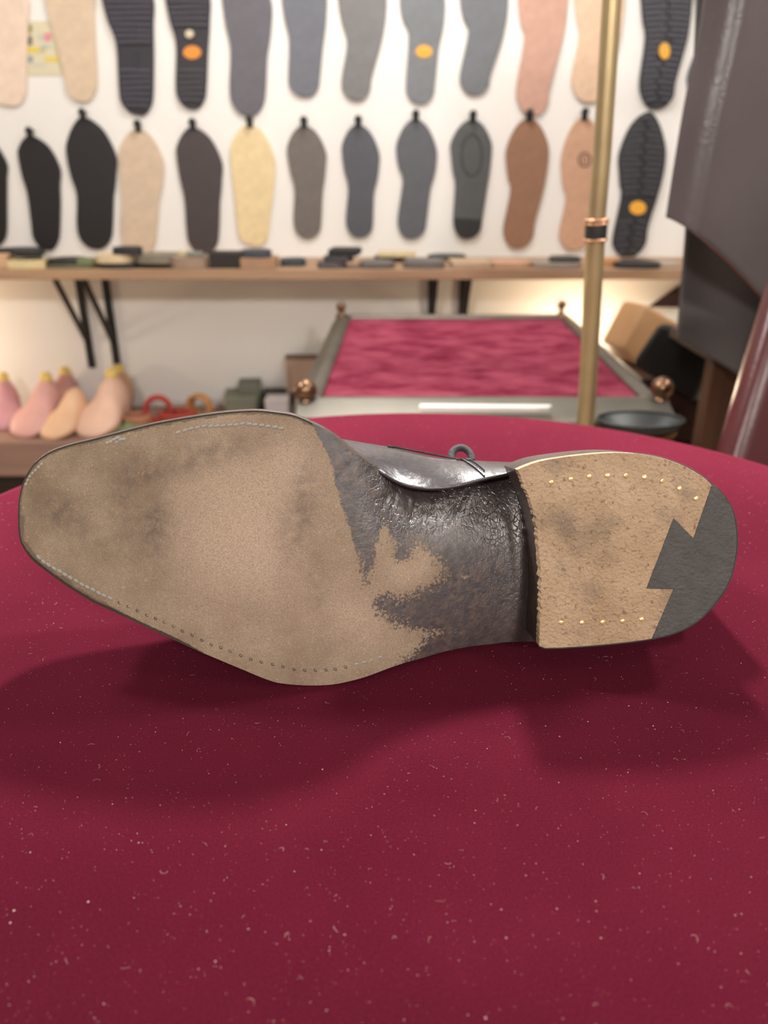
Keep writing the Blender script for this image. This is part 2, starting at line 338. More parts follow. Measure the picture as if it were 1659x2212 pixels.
# ---- outsole material
def sole_material():
    m = bpy.data.materials.new('worn sole leather'); m.use_nodes = True; nt = m.node_tree; N = nt.nodes; L = nt.links; p = N['Principled BSDF']
    tc = N.new('ShaderNodeTexCoord')
    def noise(s, d=4, r=.55, st=None):
        n = N.new('ShaderNodeTexNoise'); n.inputs['Scale'].default_value = s; n.inputs['Detail'].default_value = d; n.inputs['Roughness'].default_value = r
        if st:
            mp = N.new('ShaderNodeMapping'); mp.inputs['Scale'].default_value = st; L.new(tc.outputs['Object'], mp.inputs[0]); L.new(mp.outputs[0], n.inputs['Vector'])
        else: L.new(tc.outputs['Object'], n.inputs['Vector'])
        return n.outputs[0]
    def at(n): a = N.new('ShaderNodeAttribute'); a.attribute_name = n; return a.outputs['Fac']
    def math_(op, a, b, c=None):
        x = N.new('ShaderNodeMath'); x.operation = op
        for i, s in enumerate((a, b, c)):
            if s is None: continue
            if isinstance(s, (int, float)): x.inputs[i].default_value = s
            else: L.new(s, x.inputs[i])
        return x.outputs[0]
    def ramp(f, p0, p1, c0=(0,0,0,1), c1=(1,1,1,1)):
        r = N.new('ShaderNodeValToRGB'); r.color_ramp.elements[0].position = p0; r.color_ramp.elements[1].position = p1
        r.color_ramp.elements[0].color = c0; r.color_ramp.elements[1].color = c1; L.new(f, r.inputs[0]); return r.outputs[0]
    def mix(f, a, b, bt='MIX'):
        x = N.new('ShaderNodeMix'); x.data_type = 'RGBA'; x.blend_type = bt
        if isinstance(f, (int, float)): x.inputs[0].default_value = f
        else: L.new(f, x.inputs[0])
        for i, s in ((6, a), (7, b)):
            if isinstance(s, tuple): x.inputs[i].default_value = s
            else: L.new(s, x.inputs[i])
        return x.outputs[2]
    nf = noise(2000, 3, .6); nm = noise(260, 5, .6); nl = noise(38, 5, .6)
    base = mix(ramp(nl, .35, .65), srgb(128,111,93), srgb(158,141,121))
    base = mix(at('pale'), base, srgb(186,164,145))
    base = mix(math_('MULTIPLY', ramp(nf, .42, .66), .55), base, srgb(112,92,73))
    spk = ramp(noise(900, 3, .6), .60, .72); base = mix(math_('MULTIPLY', spk, .5), base, srgb(206,166,122))
    st = math_('MULTIPLY', at('stain'), ramp(math_('ADD', math_('MULTIPLY', nm, .6), math_('MULTIPLY', noise(90, 5, .65), .5)), .38, .68))
    base = mix(math_('MULTIPLY', st, .95), base, srgb(80,70,66))
    pit = ramp(noise(420, 4, .7), .66, .73); base = mix(math_('MULTIPLY', pit, .4), base, srgb(70,58,50))
    rim = math_('ADD', at('rim'), math_('MULTIPLY', math_('SUBTRACT', noise(220, 6, .7), .5), 1.6))
    base = mix(math_('MULTIPLY', ramp(rim, .5, .7), .8), base, srgb(100,89,78))
    el = math_('ADD', at('edgeline'), math_('MULTIPLY', math_('SUBTRACT', noise(300, 5, .7), .5), .7)); base = mix(math_('MULTIPLY', ramp(el, .45, .62), .9), base, srgb(54,46,40))
    # dark painted waist
    dk = math_('ADD', at('dark'), math_('ADD', math_('MULTIPLY', math_('SUBTRACT', noise(110, 3, .6), .5), .45), math_('MULTIPLY', math_('SUBTRACT', noise(800, 5, .7), .5), 1.5)))
    dm = ramp(dk, .46, .56)
    dcol = mix(ramp(nl, .35, .65), srgb(48,42,45), srgb(66,59,60))
    orange = ramp(noise(60, 6, .7), .64, .70)
    fade = ramp(at('dark'), .5, 1.0, (1,1,1,1), (0,0,0,1))
    dcol = mix(math_('MULTIPLY', math_('ADD', math_('MULTIPLY', orange, .25), math_('MULTIPLY', math_('MULTIPLY', orange, fade), .6)), .8), dcol, srgb(170,118,72))
    dcol = mix(math_('MULTIPLY', math_('MULTIPLY', ramp(noise(240, 5, .7), .46, .66), .6), math_('SUBTRACT', 1.0, math_('MULTIPLY', at('gloss'), .8))), dcol, srgb(104,84,72))
    vo = N.new('ShaderNodeTexVoronoi'); vo.feature = 'DISTANCE_TO_EDGE'; vo.inputs['Scale'].default_value = 330
    mp = N.new('ShaderNodeMapping'); mp.inputs['Scale'].default_value = (1.5, 1, .8); L.new(tc.outputs['Object'], mp.inputs[0])
    dz = N.new('ShaderNodeTexNoise'); dz.inputs['Scale'].default_value = 120; L.new(tc.outputs['Object'], dz.inputs['Vector'])
    vm = N.new('ShaderNodeVectorMath'); vm.operation = 'MULTIPLY_ADD'; L.new(dz.outputs['Color'], vm.inputs[0]); vm.inputs[1].default_value = (.012,.012,.012); L.new(mp.outputs[0], vm.inputs[2]); L.new(vm.outputs[0], vo.inputs['Vector'])
    crack = math_('MULTIPLY', ramp(vo.outputs['Distance'], .0, .09, (1,1,1,1), (0,0,0,1)), math_('MULTIPLY', at('gloss'), ramp(noise(45, 3), .40, .55)))
    dcol = mix(math_('MULTIPLY', crack, .6), dcol, srgb(38,30,26))
    col = mix(dm, base, dcol); L.new(col, p.inputs['Base Color'])
    rg = math_('SUBTRACT', .55, math_('MULTIPLY', at('gloss'), .24)); rg = math_('ADD', rg, math_('MULTIPLY', math_('SUBTRACT', nm, .5), .35))
    rgm = N.new('ShaderNodeMix'); L.new(dm, rgm.inputs[0]); rgm.inputs[2].default_value = .85; L.new(rg, rgm.inputs[3]); L.new(rgm.outputs[0], p.inputs['Roughness'])
    sp = N.new('ShaderNodeMix'); L.new(dm, sp.inputs[0]); sp.inputs[2].default_value = .2; sp.inputs[3].default_value = 1.0; L.new(sp.outputs[0], p.inputs['Specular IOR Level'])
    L.new(math_('MULTIPLY', math_('MULTIPLY', dm, at('gloss')), .9), p.inputs['Coat Weight']); p.inputs['Coat Roughness'].default_value = .34; p.inputs['Coat IOR'].default_value = 1.7
    ht = math_('ADD', math_('MULTIPLY', nf, .5), math_('MULTIPLY', nm, .5))
    ht2 = math_('SUBTRACT', math_('ADD', math_('MULTIPLY', nm, .55), math_('MULTIPLY', noise(430, 5, .6), .6)), math_('MULTIPLY', crack, .45))
    hm = N.new('ShaderNodeMix'); L.new(dm, hm.inputs[0]); L.new(ht, hm.inputs[2]); L.new(ht2, hm.inputs[3])
    b = N.new('ShaderNodeBump'); b.inputs['Strength'].default_value = .6; b.inputs['Distance'].default_value = .0008; L.new(hm.outputs[0], b.inputs['Height']); L.new(b.outputs[0], p.inputs['Normal']); L.new(b.outputs[0], p.inputs['Coat Normal'])
    return m
m_sole = sole_material()
m_edge = M2('dark waxed sole edge', (60,48,42), .3, scale=60, rough=.35, bump=.3, bscale=300)
m_upper = M2('black polished leather', (46,42,46), .12, scale=30, rough=.27, bump=.16, bscale=220, spec=.75)
m_lining = M2('tan lining leather', (150,112,78), .1, scale=30, rough=.7)
m_thread = M2('dirty white thread', (150,145,136), .45, scale=900, rough=.9)
m_hole = M2('stitch hole grime', (58,58,62), .2, scale=400, rough=.8)
m_gold = M2('brass nail', (240,218,160), .06, rough=.3, metal=.7)
m_rubber = M2('charcoal heel rubber', (74,73,71), .14, scale=160, rough=.72, bump=.5, bscale=600)
def heel_leather():
    m = mat('heel leather', srgb(166,140,112), srgb(190,166,138), 45, .85, bump=.8, bscale=700, spec=.2, detail=6); nt = m.node_tree; N = nt.nodes; L = nt.links; p = N['Principled BSDF']
    src = p.inputs['Base Color'].links[0].from_socket; tc = [n for n in N if n.type == 'TEX_COORD'][0]
    def layer(src, scale, p0, p1, col, k):
        n = N.new('ShaderNodeTexNoise'); n.inputs['Scale'].default_value = scale; n.inputs['Detail'].default_value = 4; L.new(tc.outputs['Object'], n.inputs['Vector'])
        r = N.new('ShaderNodeValToRGB'); r.color_ramp.elements[0].position = p0; r.color_ramp.elements[1].position = p1
        r.color_ramp.elements[1].color = (k,k,k,1); L.new(n.outputs[0], r.inputs[0])
        x = N.new('ShaderNodeMix'); x.data_type = 'RGBA'; L.new(r.outputs[0], x.inputs[0]); L.new(src, x.inputs[6]); x.inputs[7].default_value = col; return x.outputs[2]
    s = layer(src, 55, .52, .72, srgb(128,112,98), .75); s = layer(s, 520, .58, .72, srgb(96,76,58), .6); s = layer(s, 700, .64, .74, srgb(206,178,146), .6)
    L.new(s, p.inputs['Base Color']); return m
m_heel = heel_leather()

SHL = hitZ(800, 1430, 0)
shoe = empty('dress_shoe', (float(C0[0]), float(C0[1])+.03, 0), 'black leather dress shoe lying on its side with its worn tan sole facing out', 'shoe')
outsole = mk('outsole', allV, Fc, m_sole, parent=shoe, smooth=True, mats=[m_sole, m_edge], mi=mi, label='worn tan leather outsole with dark cracked waist')
me = outsole.data; nv = len(me.vertices)
for nm_, ar in (('dark', a_dark), ('gloss', a_gloss), ('stain', a_stain), ('rim', a_rim), ('edgeline', a_edge), ('pale', a_pale)): attr(me, nm_, ar.ravel().astype(np.float32), nv)
me.set_sharp_from_angle(angle=math.radians(48))
def sole_off(px, py):
    i = np.argmin(np.abs(xs-px)); j = np.argmin(np.abs(PY[i]-py)); return offg[i, j]
def child_shared(name, me, parent, loc, xax, zax, sc=(1,1,1)):
    x = np.array(xax, float); z = np.array(zax, float); z /= np.linalg.norm(z); x = x - z*(x@z); x /= np.linalg.norm(x); y = np.cross(z, x)
    M = Matrix(((x[0]*sc[0], y[0]*sc[1], z[0]*sc[2], 0), (x[1]*sc[0], y[1]*sc[1], z[1]*sc[2], 0), (x[2]*sc[0], y[2]*sc[1], z[2]*sc[2], 0), (0,0,0,1)))
    o = bpy.data.objects.new(name, me); COL.objects.link(o); o.parent = parent
    M.translation = Vector(tuple(np.array(loc)-WL[parent.name])); o.matrix_local = M; return o
def dome_mesh(name, m, nr=8, prof=((1,0),(.92,.35),(.6,.8),(.2,1))):
    V = []; Fc = []
    for r, h in prof:
        for k in range(nr): V.append((r*math.cos(2*math.pi*k/nr), r*math.sin(2*math.pi*k/nr), h))
    n = len(prof)
    for i in range(n-1):
        for k in range(nr): Fc.append((i*nr+k, i*nr+(k+1) % nr, (i+1)*nr+(k+1) % nr, (i+1)*nr+k))
    Fc.append(tuple((n-1)*nr+k for k in range(nr))); Fc.append(tuple(range(nr-1, -1, -1)))
    me = bpy.data.meshes.new(name); me.from_pydata(V, [], Fc); me.materials.append(m); me.polygons.foreach_set('use_smooth', [True]*len(Fc)); return me
PXM = .325/F   # metres per pixel at the sole
me_stitch = dome_mesh('stitch', m_thread); me_hole = dome_mesh('stitch_hole', m_hole, 8, ((1,-.6),(1,.15),(.8,.2),(.3,-.2)))
def along(path, step):
    Q = resample(catmull(path, 8), step); T = np.gradient(Q, axis=0); return Q, T
def put(me, name, p, t, l, wd, h):
    off = sole_off(p[0], p[1]); a = hitS(p[0], p[1], off); b = hitS(p[0]+t[0], p[1]+t[1], off)
    child_shared(name, me, outsole, a, b-a, n_s, (l*PXM, wd*PXM, h*PXM))
Q, T = along([(385,933),(402,929),(422,924),(444,921.5),(466,920),(497,918),(527,916),(545,917),(562,919),(587,921.5),(607,925)], 14)
for q, t in zip(Q, T): put(me_stitch, 'stitch', q+RNG.normal(0,.7,2), t+np.array([0,-3]), 7.5, 3.9, 2.6)
for q in [(232,957),(240,954),(247,950),(254,946),(260,950),(268,949),(252,955)]: put(me_stitch, 'stitch', q, (1,-.4), 5.5, 3.6, 2.6)
Q, T = along([(90,1003),(78,1015),(64,1030),(56,1046)], 9)
for q, t in zip(Q, T): put(me_stitch, 'stitch', q, t, 4.5, 3, 2)
Q, T = along([(84,1204),(100,1217),(118,1228),(135,1238),(152,1247),(170,1258),(189,1268),(212,1280),(238,1291)], 14)
for q, t in zip(Q, T): put(me_stitch, 'stitch', q+RNG.normal(0,.6,2), t+np.array([0,3]), 7.2, 4.4, 4)
for q in [(258,1302),(277,1310),(297,1319),(317,1329),(336,1336),(355,1344),(375,1353),(394,1363),(415,1372),(436,1383),(456,1392),(477,1399),(497,1407),(520,1416),(542,1424),(564,1430),(588,1435),(611,1440),(635,1446),(658,1448),(681,1448),(704,1447),(724,1445.6),(746,1440.6)]:
    put(me_hole, 'stitch_hole', q, (1,.9), 4.2, 3.0, 2.5)
for q in [(770,1434),(787,1430),(802,1426),(821,1419.5)]: put(me_stitch, 'stitch', q, (1,-.35), 6.2, 3.2, 2.2)

# ---- heel
HT = np.array([(1117,1015),(1132,1008),(1167,996),(1220,987),(1272,981),(1324,977.7),(1377,980),(1429,989),(1481,1008),(1520,1031),(1538,1047.5)])
HARC = np.array([(1538,1047.5),(1551,1057),(1572,1083),(1586,1114.5),(1592,1163),(1588,1209),(1575.6,1254),(1551,1296),(1516,1334),(1481,1357),(1446,1371),(1408,1380)])
HB = np.array([(1408,1380),(1359,1387),(1289,1394),(1220,1399),(1178,1400)])
HBR = np.array([(1165,1396),(1166,1341),(1169,1289),(1167,1237),(1162,1167),(1153,1107.5),(1136,1059),(1117,1015)])
ZZ = np.array([(1408,1380),(1455,1273),(1396.5,1271.5),(1455,1120),(1498,1163),(1538,1047.5)])
HOFF = .0015
HTs, HARCs, HBs, HBRs = catmull(HT, 6), catmull(HARC, 6), catmull(HB, 5), catmull(HBR, 6)
# ragged breast edge of the leather
rag = HBRs.copy(); rag = resample(rag, 5); rag[1:-1, 0] += RNG.normal(0, 1.3, len(rag)-2)
lea = np.vstack([HTs[:-1], ZZ[::-1][:-1], HBs[:-1], [(1178,1400)], rag[:-1]])
rub = np.vstack([HARCs[:-1], ZZ[:-1]])
def to3(P, off): return np.array([hitS(x, y, off) for x, y in P])
heel = mk('heel', *(lambda V, n: (V, [tuple(range(n)), tuple(range(n, 2*n))] + [(i, (i+1) % n, n+(i+1) % n, n+i) for i in range(n)]))(
    (lambda O_: np.vstack([O_ - n_s*.0056, O_ - n_s*.0265]))(to3(np.vstack([HTs[:-1], HARCs[:-1], HBs[:-1], [(1178,1400)], HBRs[:-1]])*1.0, HOFF)),
    len(HTs)-1+len(HARCs)-1+len(HBs)-1+1+len(HBRs)-1), m_edge, parent=shoe, label='dark stacked heel block')
tl = prism('top_lift', to3(lea, HOFF), -n_s*.0056, m_heel, parent=heel, label='tan leather heel lift'); bevel(tl, .0006, 2)
tr = prism('rubber_tip', to3(rub, HOFF+.0001), -n_s*.0057, m_rubber, parent=heel, label='charcoal rubber heel tip with zigzag joint'); bevel(tr, .0005, 2)
full = np.vstack([HTs[:-1], HARCs[:-1], HBs[:-1], [(1178,1400)], HBRs[:-1]])
cen = full.mean(0)
for k in range(3):   # seams between the stacked lifts
    lp = to3(cen + (full-cen)*1.002, HOFF-.0056-.0052*(k+.05))
    tube('lift_seam', lp, .00035, m_hole, n=5, close=True, parent=heel)
me_nail = dome_mesh('nail', m_gold, 10, ((1,-.5),(1,.25),(.75,.55),(.25,.65)))
for q in [(1191,1042),(1233,1035),(1273,1029),(1312,1027),(1352,1027),(1392,1030),(1431,1039),(1468,1055),(1504,1077),(1212,1345),(1257,1345),(1302,1344),(1345,1342),(1386,1338)]:
    a = hitS(q[0], q[1], HOFF); child_shared('nail', me_nail, heel, a, A_s, n_s+RNG.normal(0,.10,3), (6*PXM, 5.4*PXM, 3.2*PXM))

# ---- upper, lofted from sections across the shoe
def loc_abm(P): d = P-C0; return np.array([d@A_s, d@B_s, -(d@n_s)])
def from_abm(a, b, m_): return C0 + A_s*a + B_s*b - n_s*m_
HTOP = np.vstack([TOPs[TOPs[:, 0] < 1110], HTs, HARCs[HARCs[:, 1] < 1163]]); HBOT = np.vstack([BOTs[BOTs[:, 0] < 1150], (HBs[::-1]), HARCs[::-1][HARCs[::-1][:, 1] > 1163]])
# hull of the medial side as it shows above the waist
HULL = np.array([(600,915),(660,930),(700,938),(733,946),(770,950),(808,955),(860,962),(910,974),(960,985),(1010,991),(1060,995),(1115,999),(1150,1001),(1200,1004),(1260,1006),(1350,1010),(1450,1030),(1540,1085),(1585,1150)])
stn = np.r_[np.linspace(46, 120, 12), np.linspace(135, 1500, 78), np.linspace(1512, 1586, 12)]
HG = np.array([(40,.010),(60,.024),(100,.034),(160,.040),(260,.046),(400,.052),(520,.056),(620,.062),(720,.074),(820,.088),(900,.096),(1000,.094),(1100,.086),(1250,.080),(1400,.078),(1520,.080),(1600,.080)])
HGs = catmull(HG, 8)
NS = 49; secs = []; basis = []
for x in stn:
    yt, yb = np.interp(x, HTOP[:, 0], HTOP[:, 1]), np.interp(x, np.maximum.accumulate(HBOT[:, 0]), HBOT[:, 1])
    off = mono(OFFs, np.array([x]))[0] - .0045
    pm, pl = loc_abm(hitS(x, yt, off)), loc_abm(hitS(x, yb, off))
    a0 = (pm[0]+pl[0])/2; m0 = pm[2]; wbase = pm[1]-pl[1]
    inset = min(.0055, wbase*.2)*np.interp(x, [40,100,700,800,1100,1200,1600], [1,1,.9,.1,.1,.55,.55])
    bm_, bl_ = pm[1]-inset, pl[1]+inset*1.1
    Hh = np.interp(x, HGs[:, 0], HGs[:, 1])
    wk = np.clip((x-640)/80, 0, 1)
    if x > 600:
        ph = loc_abm(hitS(x, np.interp(x, HULL[:, 0], HULL[:, 1]), -.052)); hm = ph[1]
        hull_m = hm*wk + (bm_-.001)*(1-wk)
    else: hull_m = bm_ - .0005
    hull_l = bl_ - .003*np.interp(x, [40,300,700,1100,1300,1600], [.2,.4,.2,2.2,3.6,1.5]) if x < 1560 else bl_
    top_b = (bm_*.5+bl_*.5) + .002
    wd = max(hull_m-hull_l, .004)
    bc = (hull_m+hull_l)/2
    tw = np.interp(x, [40,200,500,800,1000,1600], [.50,.46,.40,.30,.36,.42])
    mh = min(.030, Hh*.45)
    cp = [(bm_, m0), ((bm_+hull_m)/2+.0012*wk, m0+mh*.35), (hull_m, m0+mh), (hull_m-wd*.10, m0+Hh*.76), (bc+wd*tw*.55, m0+Hh*.96), (bc, m0+Hh), (bc-wd*tw*.55, m0+Hh*.96), (hull_l+wd*.10, m0+Hh*.76), (hull_l, m0+mh), ((bl_+hull_l)/2, m0+mh*.35), (bl_, m0)]
    c = catmull(cp, 10); c = resample(c, 1e9) if False else np.stack([np.interp(np.linspace(0,1,NS), np.linspace(0,1,len(c)), c[:, k]) for k in (0,1)], 1)
    secs.append([from_abm(a0, b, m_) for b, m_ in c])
UP = np.array(secs)
UP[..., 2] = np.maximum(UP[..., 2], .0012)
V = UP.reshape(-1, 3); Fc = []
for i in range(len(stn)-1):
    for j in range(NS-1):
        if 905 < stn[i] and 16+ (2 if stn[i] < 960 else 0) <= j < 32 - (2 if stn[i] < 960 else 0): continue
        Fc.append((i*NS+j, (i+1)*NS+j, (i+1)*NS+j+1, i*NS+j+1))
Fc.append(tuple(range(NS))); eb = (len(stn)-1)*NS
for j in range(16): Fc.append((eb+j, eb+j+1, eb+NS-2-j, eb+NS-1-j))   # back of the heel counter up to the topline
upper = mk('upper', V, Fc, m_upper, parent=shoe, smooth=True, label='black polished leather upper', mats=[m_upper, m_lining])
so = upper.modifiers.new('solidify', 'SOLIDIFY'); so.thickness = .0016; so.offset = -1; so.material_offset = 1
ss = upper.modifiers.new('subd', 'SUBSURF'); ss.levels = 1; ss.render_levels = 1
# topline binding and the quarter seam, placed on the upper's own surface
from mathutils.bvhtree import BVHTree
bvh = BVHTree.FromPolygons([tuple(p) for p in V], Fc)
def on_upper(px, py):
    r = ray(px, py); h = bvh.ray_cast(Vector(O), Vector(r).normalized()); return (np.array(h[0]), np.array(h[1])) if h[0] else None
SEAM = catmull([(838,962),(856,963),(890,966),(925,973),(960,981),(985,988),(1003,996),(1022,1008),(1037,1020),(1046,1029)], 10)
def surf_path(S, lift):
    out = []
    for x, y in S:
        h = None
        for dy in (0, 2, 4):
            h = on_upper(x, y+dy)
            if h: break
        if h:
            nn = h[1] if h[1]@(O-h[0]) > 0 else -h[1]; out.append(h[0]+nn*lift)
    return np.array(out)
sp_ = surf_path(SEAM, .0003)
if len(sp_) > 4:
    seam = tube('quarter_seam', sp_, .0005, m_upper, n=6, parent=upper)
    s2 = surf_path(SEAM + np.array([3.0, -7.5]), .0004)
    Q = resample(s2, .0022)
    for q, t in zip(Q[:-1], np.diff(Q, axis=0)): child_shared('seam_stitch', bpy.data.meshes.get('seam_stitch') or dome_mesh('seam_stitch', m_hole), upper, q, t, -ray(900, 980), (.00085, .0004, .0004))
lp = [hitS(997+22*math.cos(a), 990-22*math.sin(a), -.075) - n_s*.004*math.sin(a) for a in np.linspace(-.25, math.pi+.25, 18)]
tube('lace_loop', lp, .0019, M2('dark waxed lace', (48,44,50), .2, scale=600, rough=.7, bump=.6, bscale=1500), n=8, parent=upper, label='dark lace loop')

# ------------------------------------------------------------------ soles hanging on the wall
def rubber(name, rgb, rough=.6, d=.08, **k): return M2(name, rgb, d, scale=60, rough=rough, bump=.2, bscale=500, **k)
def wall_pt(x, y, out): return hitY(x, y, W-out)
def sole_shape(toe, ballL, ballR, waistL, waistR, heelL, heelR, bot):
    P = [toe, ((toe[0]*.45+ballL[0]*.55)-2, toe[1]*.80+ballL[1]*.20), (ballL[0], toe[1]*.35+ballL[1]*.65), ballL, (ballL[0]*.6+waistL[0]*.4, ballL[1]*.5+waistL[1]*.5), waistL, heelL,
         (heelL[0]*.88+bot[0]*.12, heelL[1]*.45+bot[1]*.55), (heelL[0]*.5+bot[0]*.5, heelL[1]*.10+bot[1]*.90), bot, (heelR[0]*.5+bot[0]*.5, heelR[1]*.10+bot[1]*.90), (heelR[0]*.88+bot[0]*.12, heelR[1]*.45+bot[1]*.55), heelR, waistR,
         (ballR[0]*.6+waistR[0]*.4, ballR[1]*.5+waistR[1]*.5), ballR, (ballR[0], toe[1]*.35+ballR[1]*.65), ((toe[0]*.45+ballR[0]*.55)+2, toe[1]*.80+ballR[1]*.20)]
    return catmull(P, 5, closed=True)
# (bottom x,y, top x,y, ball left, ball right, y of ball, heel left, heel right, waist left, waist right, colour)
R2 = [  # lower row: toe x, toe y, ballL, ballR, yball, waistL, waistR, heelL, heelR, bot x, bot y, rgb, label
 ((-48,292),(-82,350),(14,385),(-66,440),(14,440),(-62,495),(14,495),(-24,536),(30,28,29),'black rubber sole cut off by the left edge of the photo, lower row',None),
 ((66,293),(38,338),(129,400),(58,420),(130,440),(66,480),(129,490),(105,541),(34,32,34),'narrow black rubber sole leaning left in the lower row, next to a bigger black one',None),
 ((180,253),(143,338),(250,380),(165,422),(245,430),(165,480),(243,490),(209,539),(36,34,36),'large black rubber sole in the lower row, left of the beige one',None),
 ((299,278),(257,345),(352,385),(262,430),(343,440),(260,490),(338,500),(298,556),(214,192,168),'beige sole in the lower row between a black and a dark brown one',None),
 ((417,274),(381,338),(479,390),(398,430),(475,440),(402,490),(473,500),(440,549),(70,61,62),'dark brown sole in the lower row beside the cream yellow one',None),
 ((540,268),(498,340),(593,385),(507,430),(587,440),(512,485),(580,495),(553,531),(234,212,166),'cream yellow crepe sole in the lower row',None),
 ((657,270),(621,335),(704,360),(636,408),(697,420),(634,470),(694,480),(663,516),(110,103,98),'warm grey sole in the lower row right of the cream yellow one',None),
 ((774,268),(739,335),(819,362),(752,405),(808,420),(747,470),(806,480),(776,514),(84,86,94),'dark slate sole with rounded toe, second right of the cream yellow one',None),
 ((898,256),(857,338),(943,355),(870,390),(930,410),(859,470),(922,475),(886,517),(90,92,99),'blue grey sole with pinched waist, lower row, beside the one with darker heel',None),
 ((1021,257),(974,335),(1062,335),(983,400),(1052,410),(979,470),(1042,475),(1007,517),(86,89,90),'charcoal sole with darker heel end in the lower row','heel'),
 ((1143,254),(1094,358),(1185,345),(1103,412),(1172,420),(1088,490),(1156,480),(1117,537),(150,112,88),'chestnut brown leather sole in the lower row left of the brass pole',None),
 ((1262,252),(1214,380),(1306,360),(1223,430),(1296,440),(1209,500),(1280,490),(1237,540),(206,164,136),'pinkish tan leather sole with round stamp half behind the brass pole','stamp'),
 ((1401,241),(1338,378),(1438,352),(1342,425),(1420,430),(1324,515),(1401,490),(1356,556),(40,40,44),'black lugged sole with yellow oval, lower row right of the brass pole','lugs2'),
]
R1 = [
 ((-20,-95),(-60,10),(60,40),(-45,110),(57,120),(-30,180),(56,180),(28,229),(238,216,196),'pale cream sole at the left edge of the photo, upper row',None),
 ((150,-95),(95,-10),(203,30),(118,80),(206,100),(138,165),(209,170),(180,220),(218,196,170),'beige sole in front of the wall chart in the upper row',None),
 ((272,-100),(218,-10),(331,50),(250,95),(332,120),(256,190),(331,195),(304,249),(44,42,50),'black ribbed sole without any oval badge in the upper row','lugs'),
 ((404,-95),(356,-10),(453,40),(380,95),(449,115),(379,180),(446,185),(417,236),(42,40,46),'black ribbed sole with orange oval and pale dot in the upper row','lugs_oval'),
 ((533,-90),(480,-5),(586,55),(498,105),(577,125),(496,185),(574,190),(537,250),(98,96,104),'dark grey smooth sole hanging above the cream yellow one',None),
 ((657,-100),(609,-5),(705,35),(625,85),(697,105),(623,165),(691,165),(661,209),(110,113,122),'blue grey smooth sole in the upper row above the warm grey one',None),
 ((782,-100),(731,0),(834,30),(750,90),(821,100),(738,170),(803,165),(772,217),(124,124,124),'mid grey smooth sole in the upper row just left of the bright glare',None),
 ((912,-95),(865,15),(960,35),(883,75),(948,100),(877,180),(940,175),(909,224),(122,126,130),'grey smooth sole with a yellow oval badge under the glare','oval'),
 ((1043,-100),(995,10),(1096,25),(1012,70),(1082,95),(994,160),(1060,160),(1025,205),(114,117,122),'slate grey smooth sole in the upper row left of the reddish tan one',None),
 ((1176,-90),(1121,20),(1226,10),(1133,85),(1214,90),(1116,190),(1188,190),(1151,250),(202,160,142),'reddish tan leather sole in the upper row',None),
 ((1298,-95),(1242,0),(1349,10),(1252,80),(1338,90),(1236,165),(1312,170),(1271,221),(226,194,166),'pale peach leather sole half behind the brass pole, upper row',None),
 ((1442,-95),(1386,10),(1495,20),(1394,85),(1485,90),(1382,175),(1461,175),(1416,236),(46,46,52),'black lugged sole with upright yellow oval in the upper row','lugs_v'),
 ((1570,-95),(1506,10),(1620,20),(1512,85),(1606,90),(1486,160),(1570,175),(1520,225),(92,96,104),'blue grey sole mostly hidden behind the hanging leather',None),
]
m_peg = M2('black peg', (30,28,28), .1, rough=.4)
m_badge = M2('yellow badge', (240,176,60), .05, rough=.5); m_badge2 = M2('orange badge', (232,146,52), .05, rough=.5); m_dot = M2('pale dot', (214,200,176), .05)
m_stamp = M2('stamp ink', (70,48,48), .1); m_heeldark = rubber('darker heel rubber', (44,45,46))
SOLE_T = .007
def ell(cx, cy, rx, ry, out, n=20): return [wall_pt(cx+rx*math.cos(a), cy+ry*math.sin(a), out) for a in np.linspace(0, 2*math.pi, n, endpoint=False)]
def edge_x(sh, y, side):
    n = len(sh); xsx = []
    for i in range(n):
        a, b = sh[i], sh[(i+1) % n]
        if (a[1] > y) != (b[1] > y): xsx.append(a[0]+(b[0]-a[0])*(y-a[1])/(b[1]-a[1]))
    return (min(xsx), max(xsx)) if len(xsx) > 1 else None
m_cache = {}
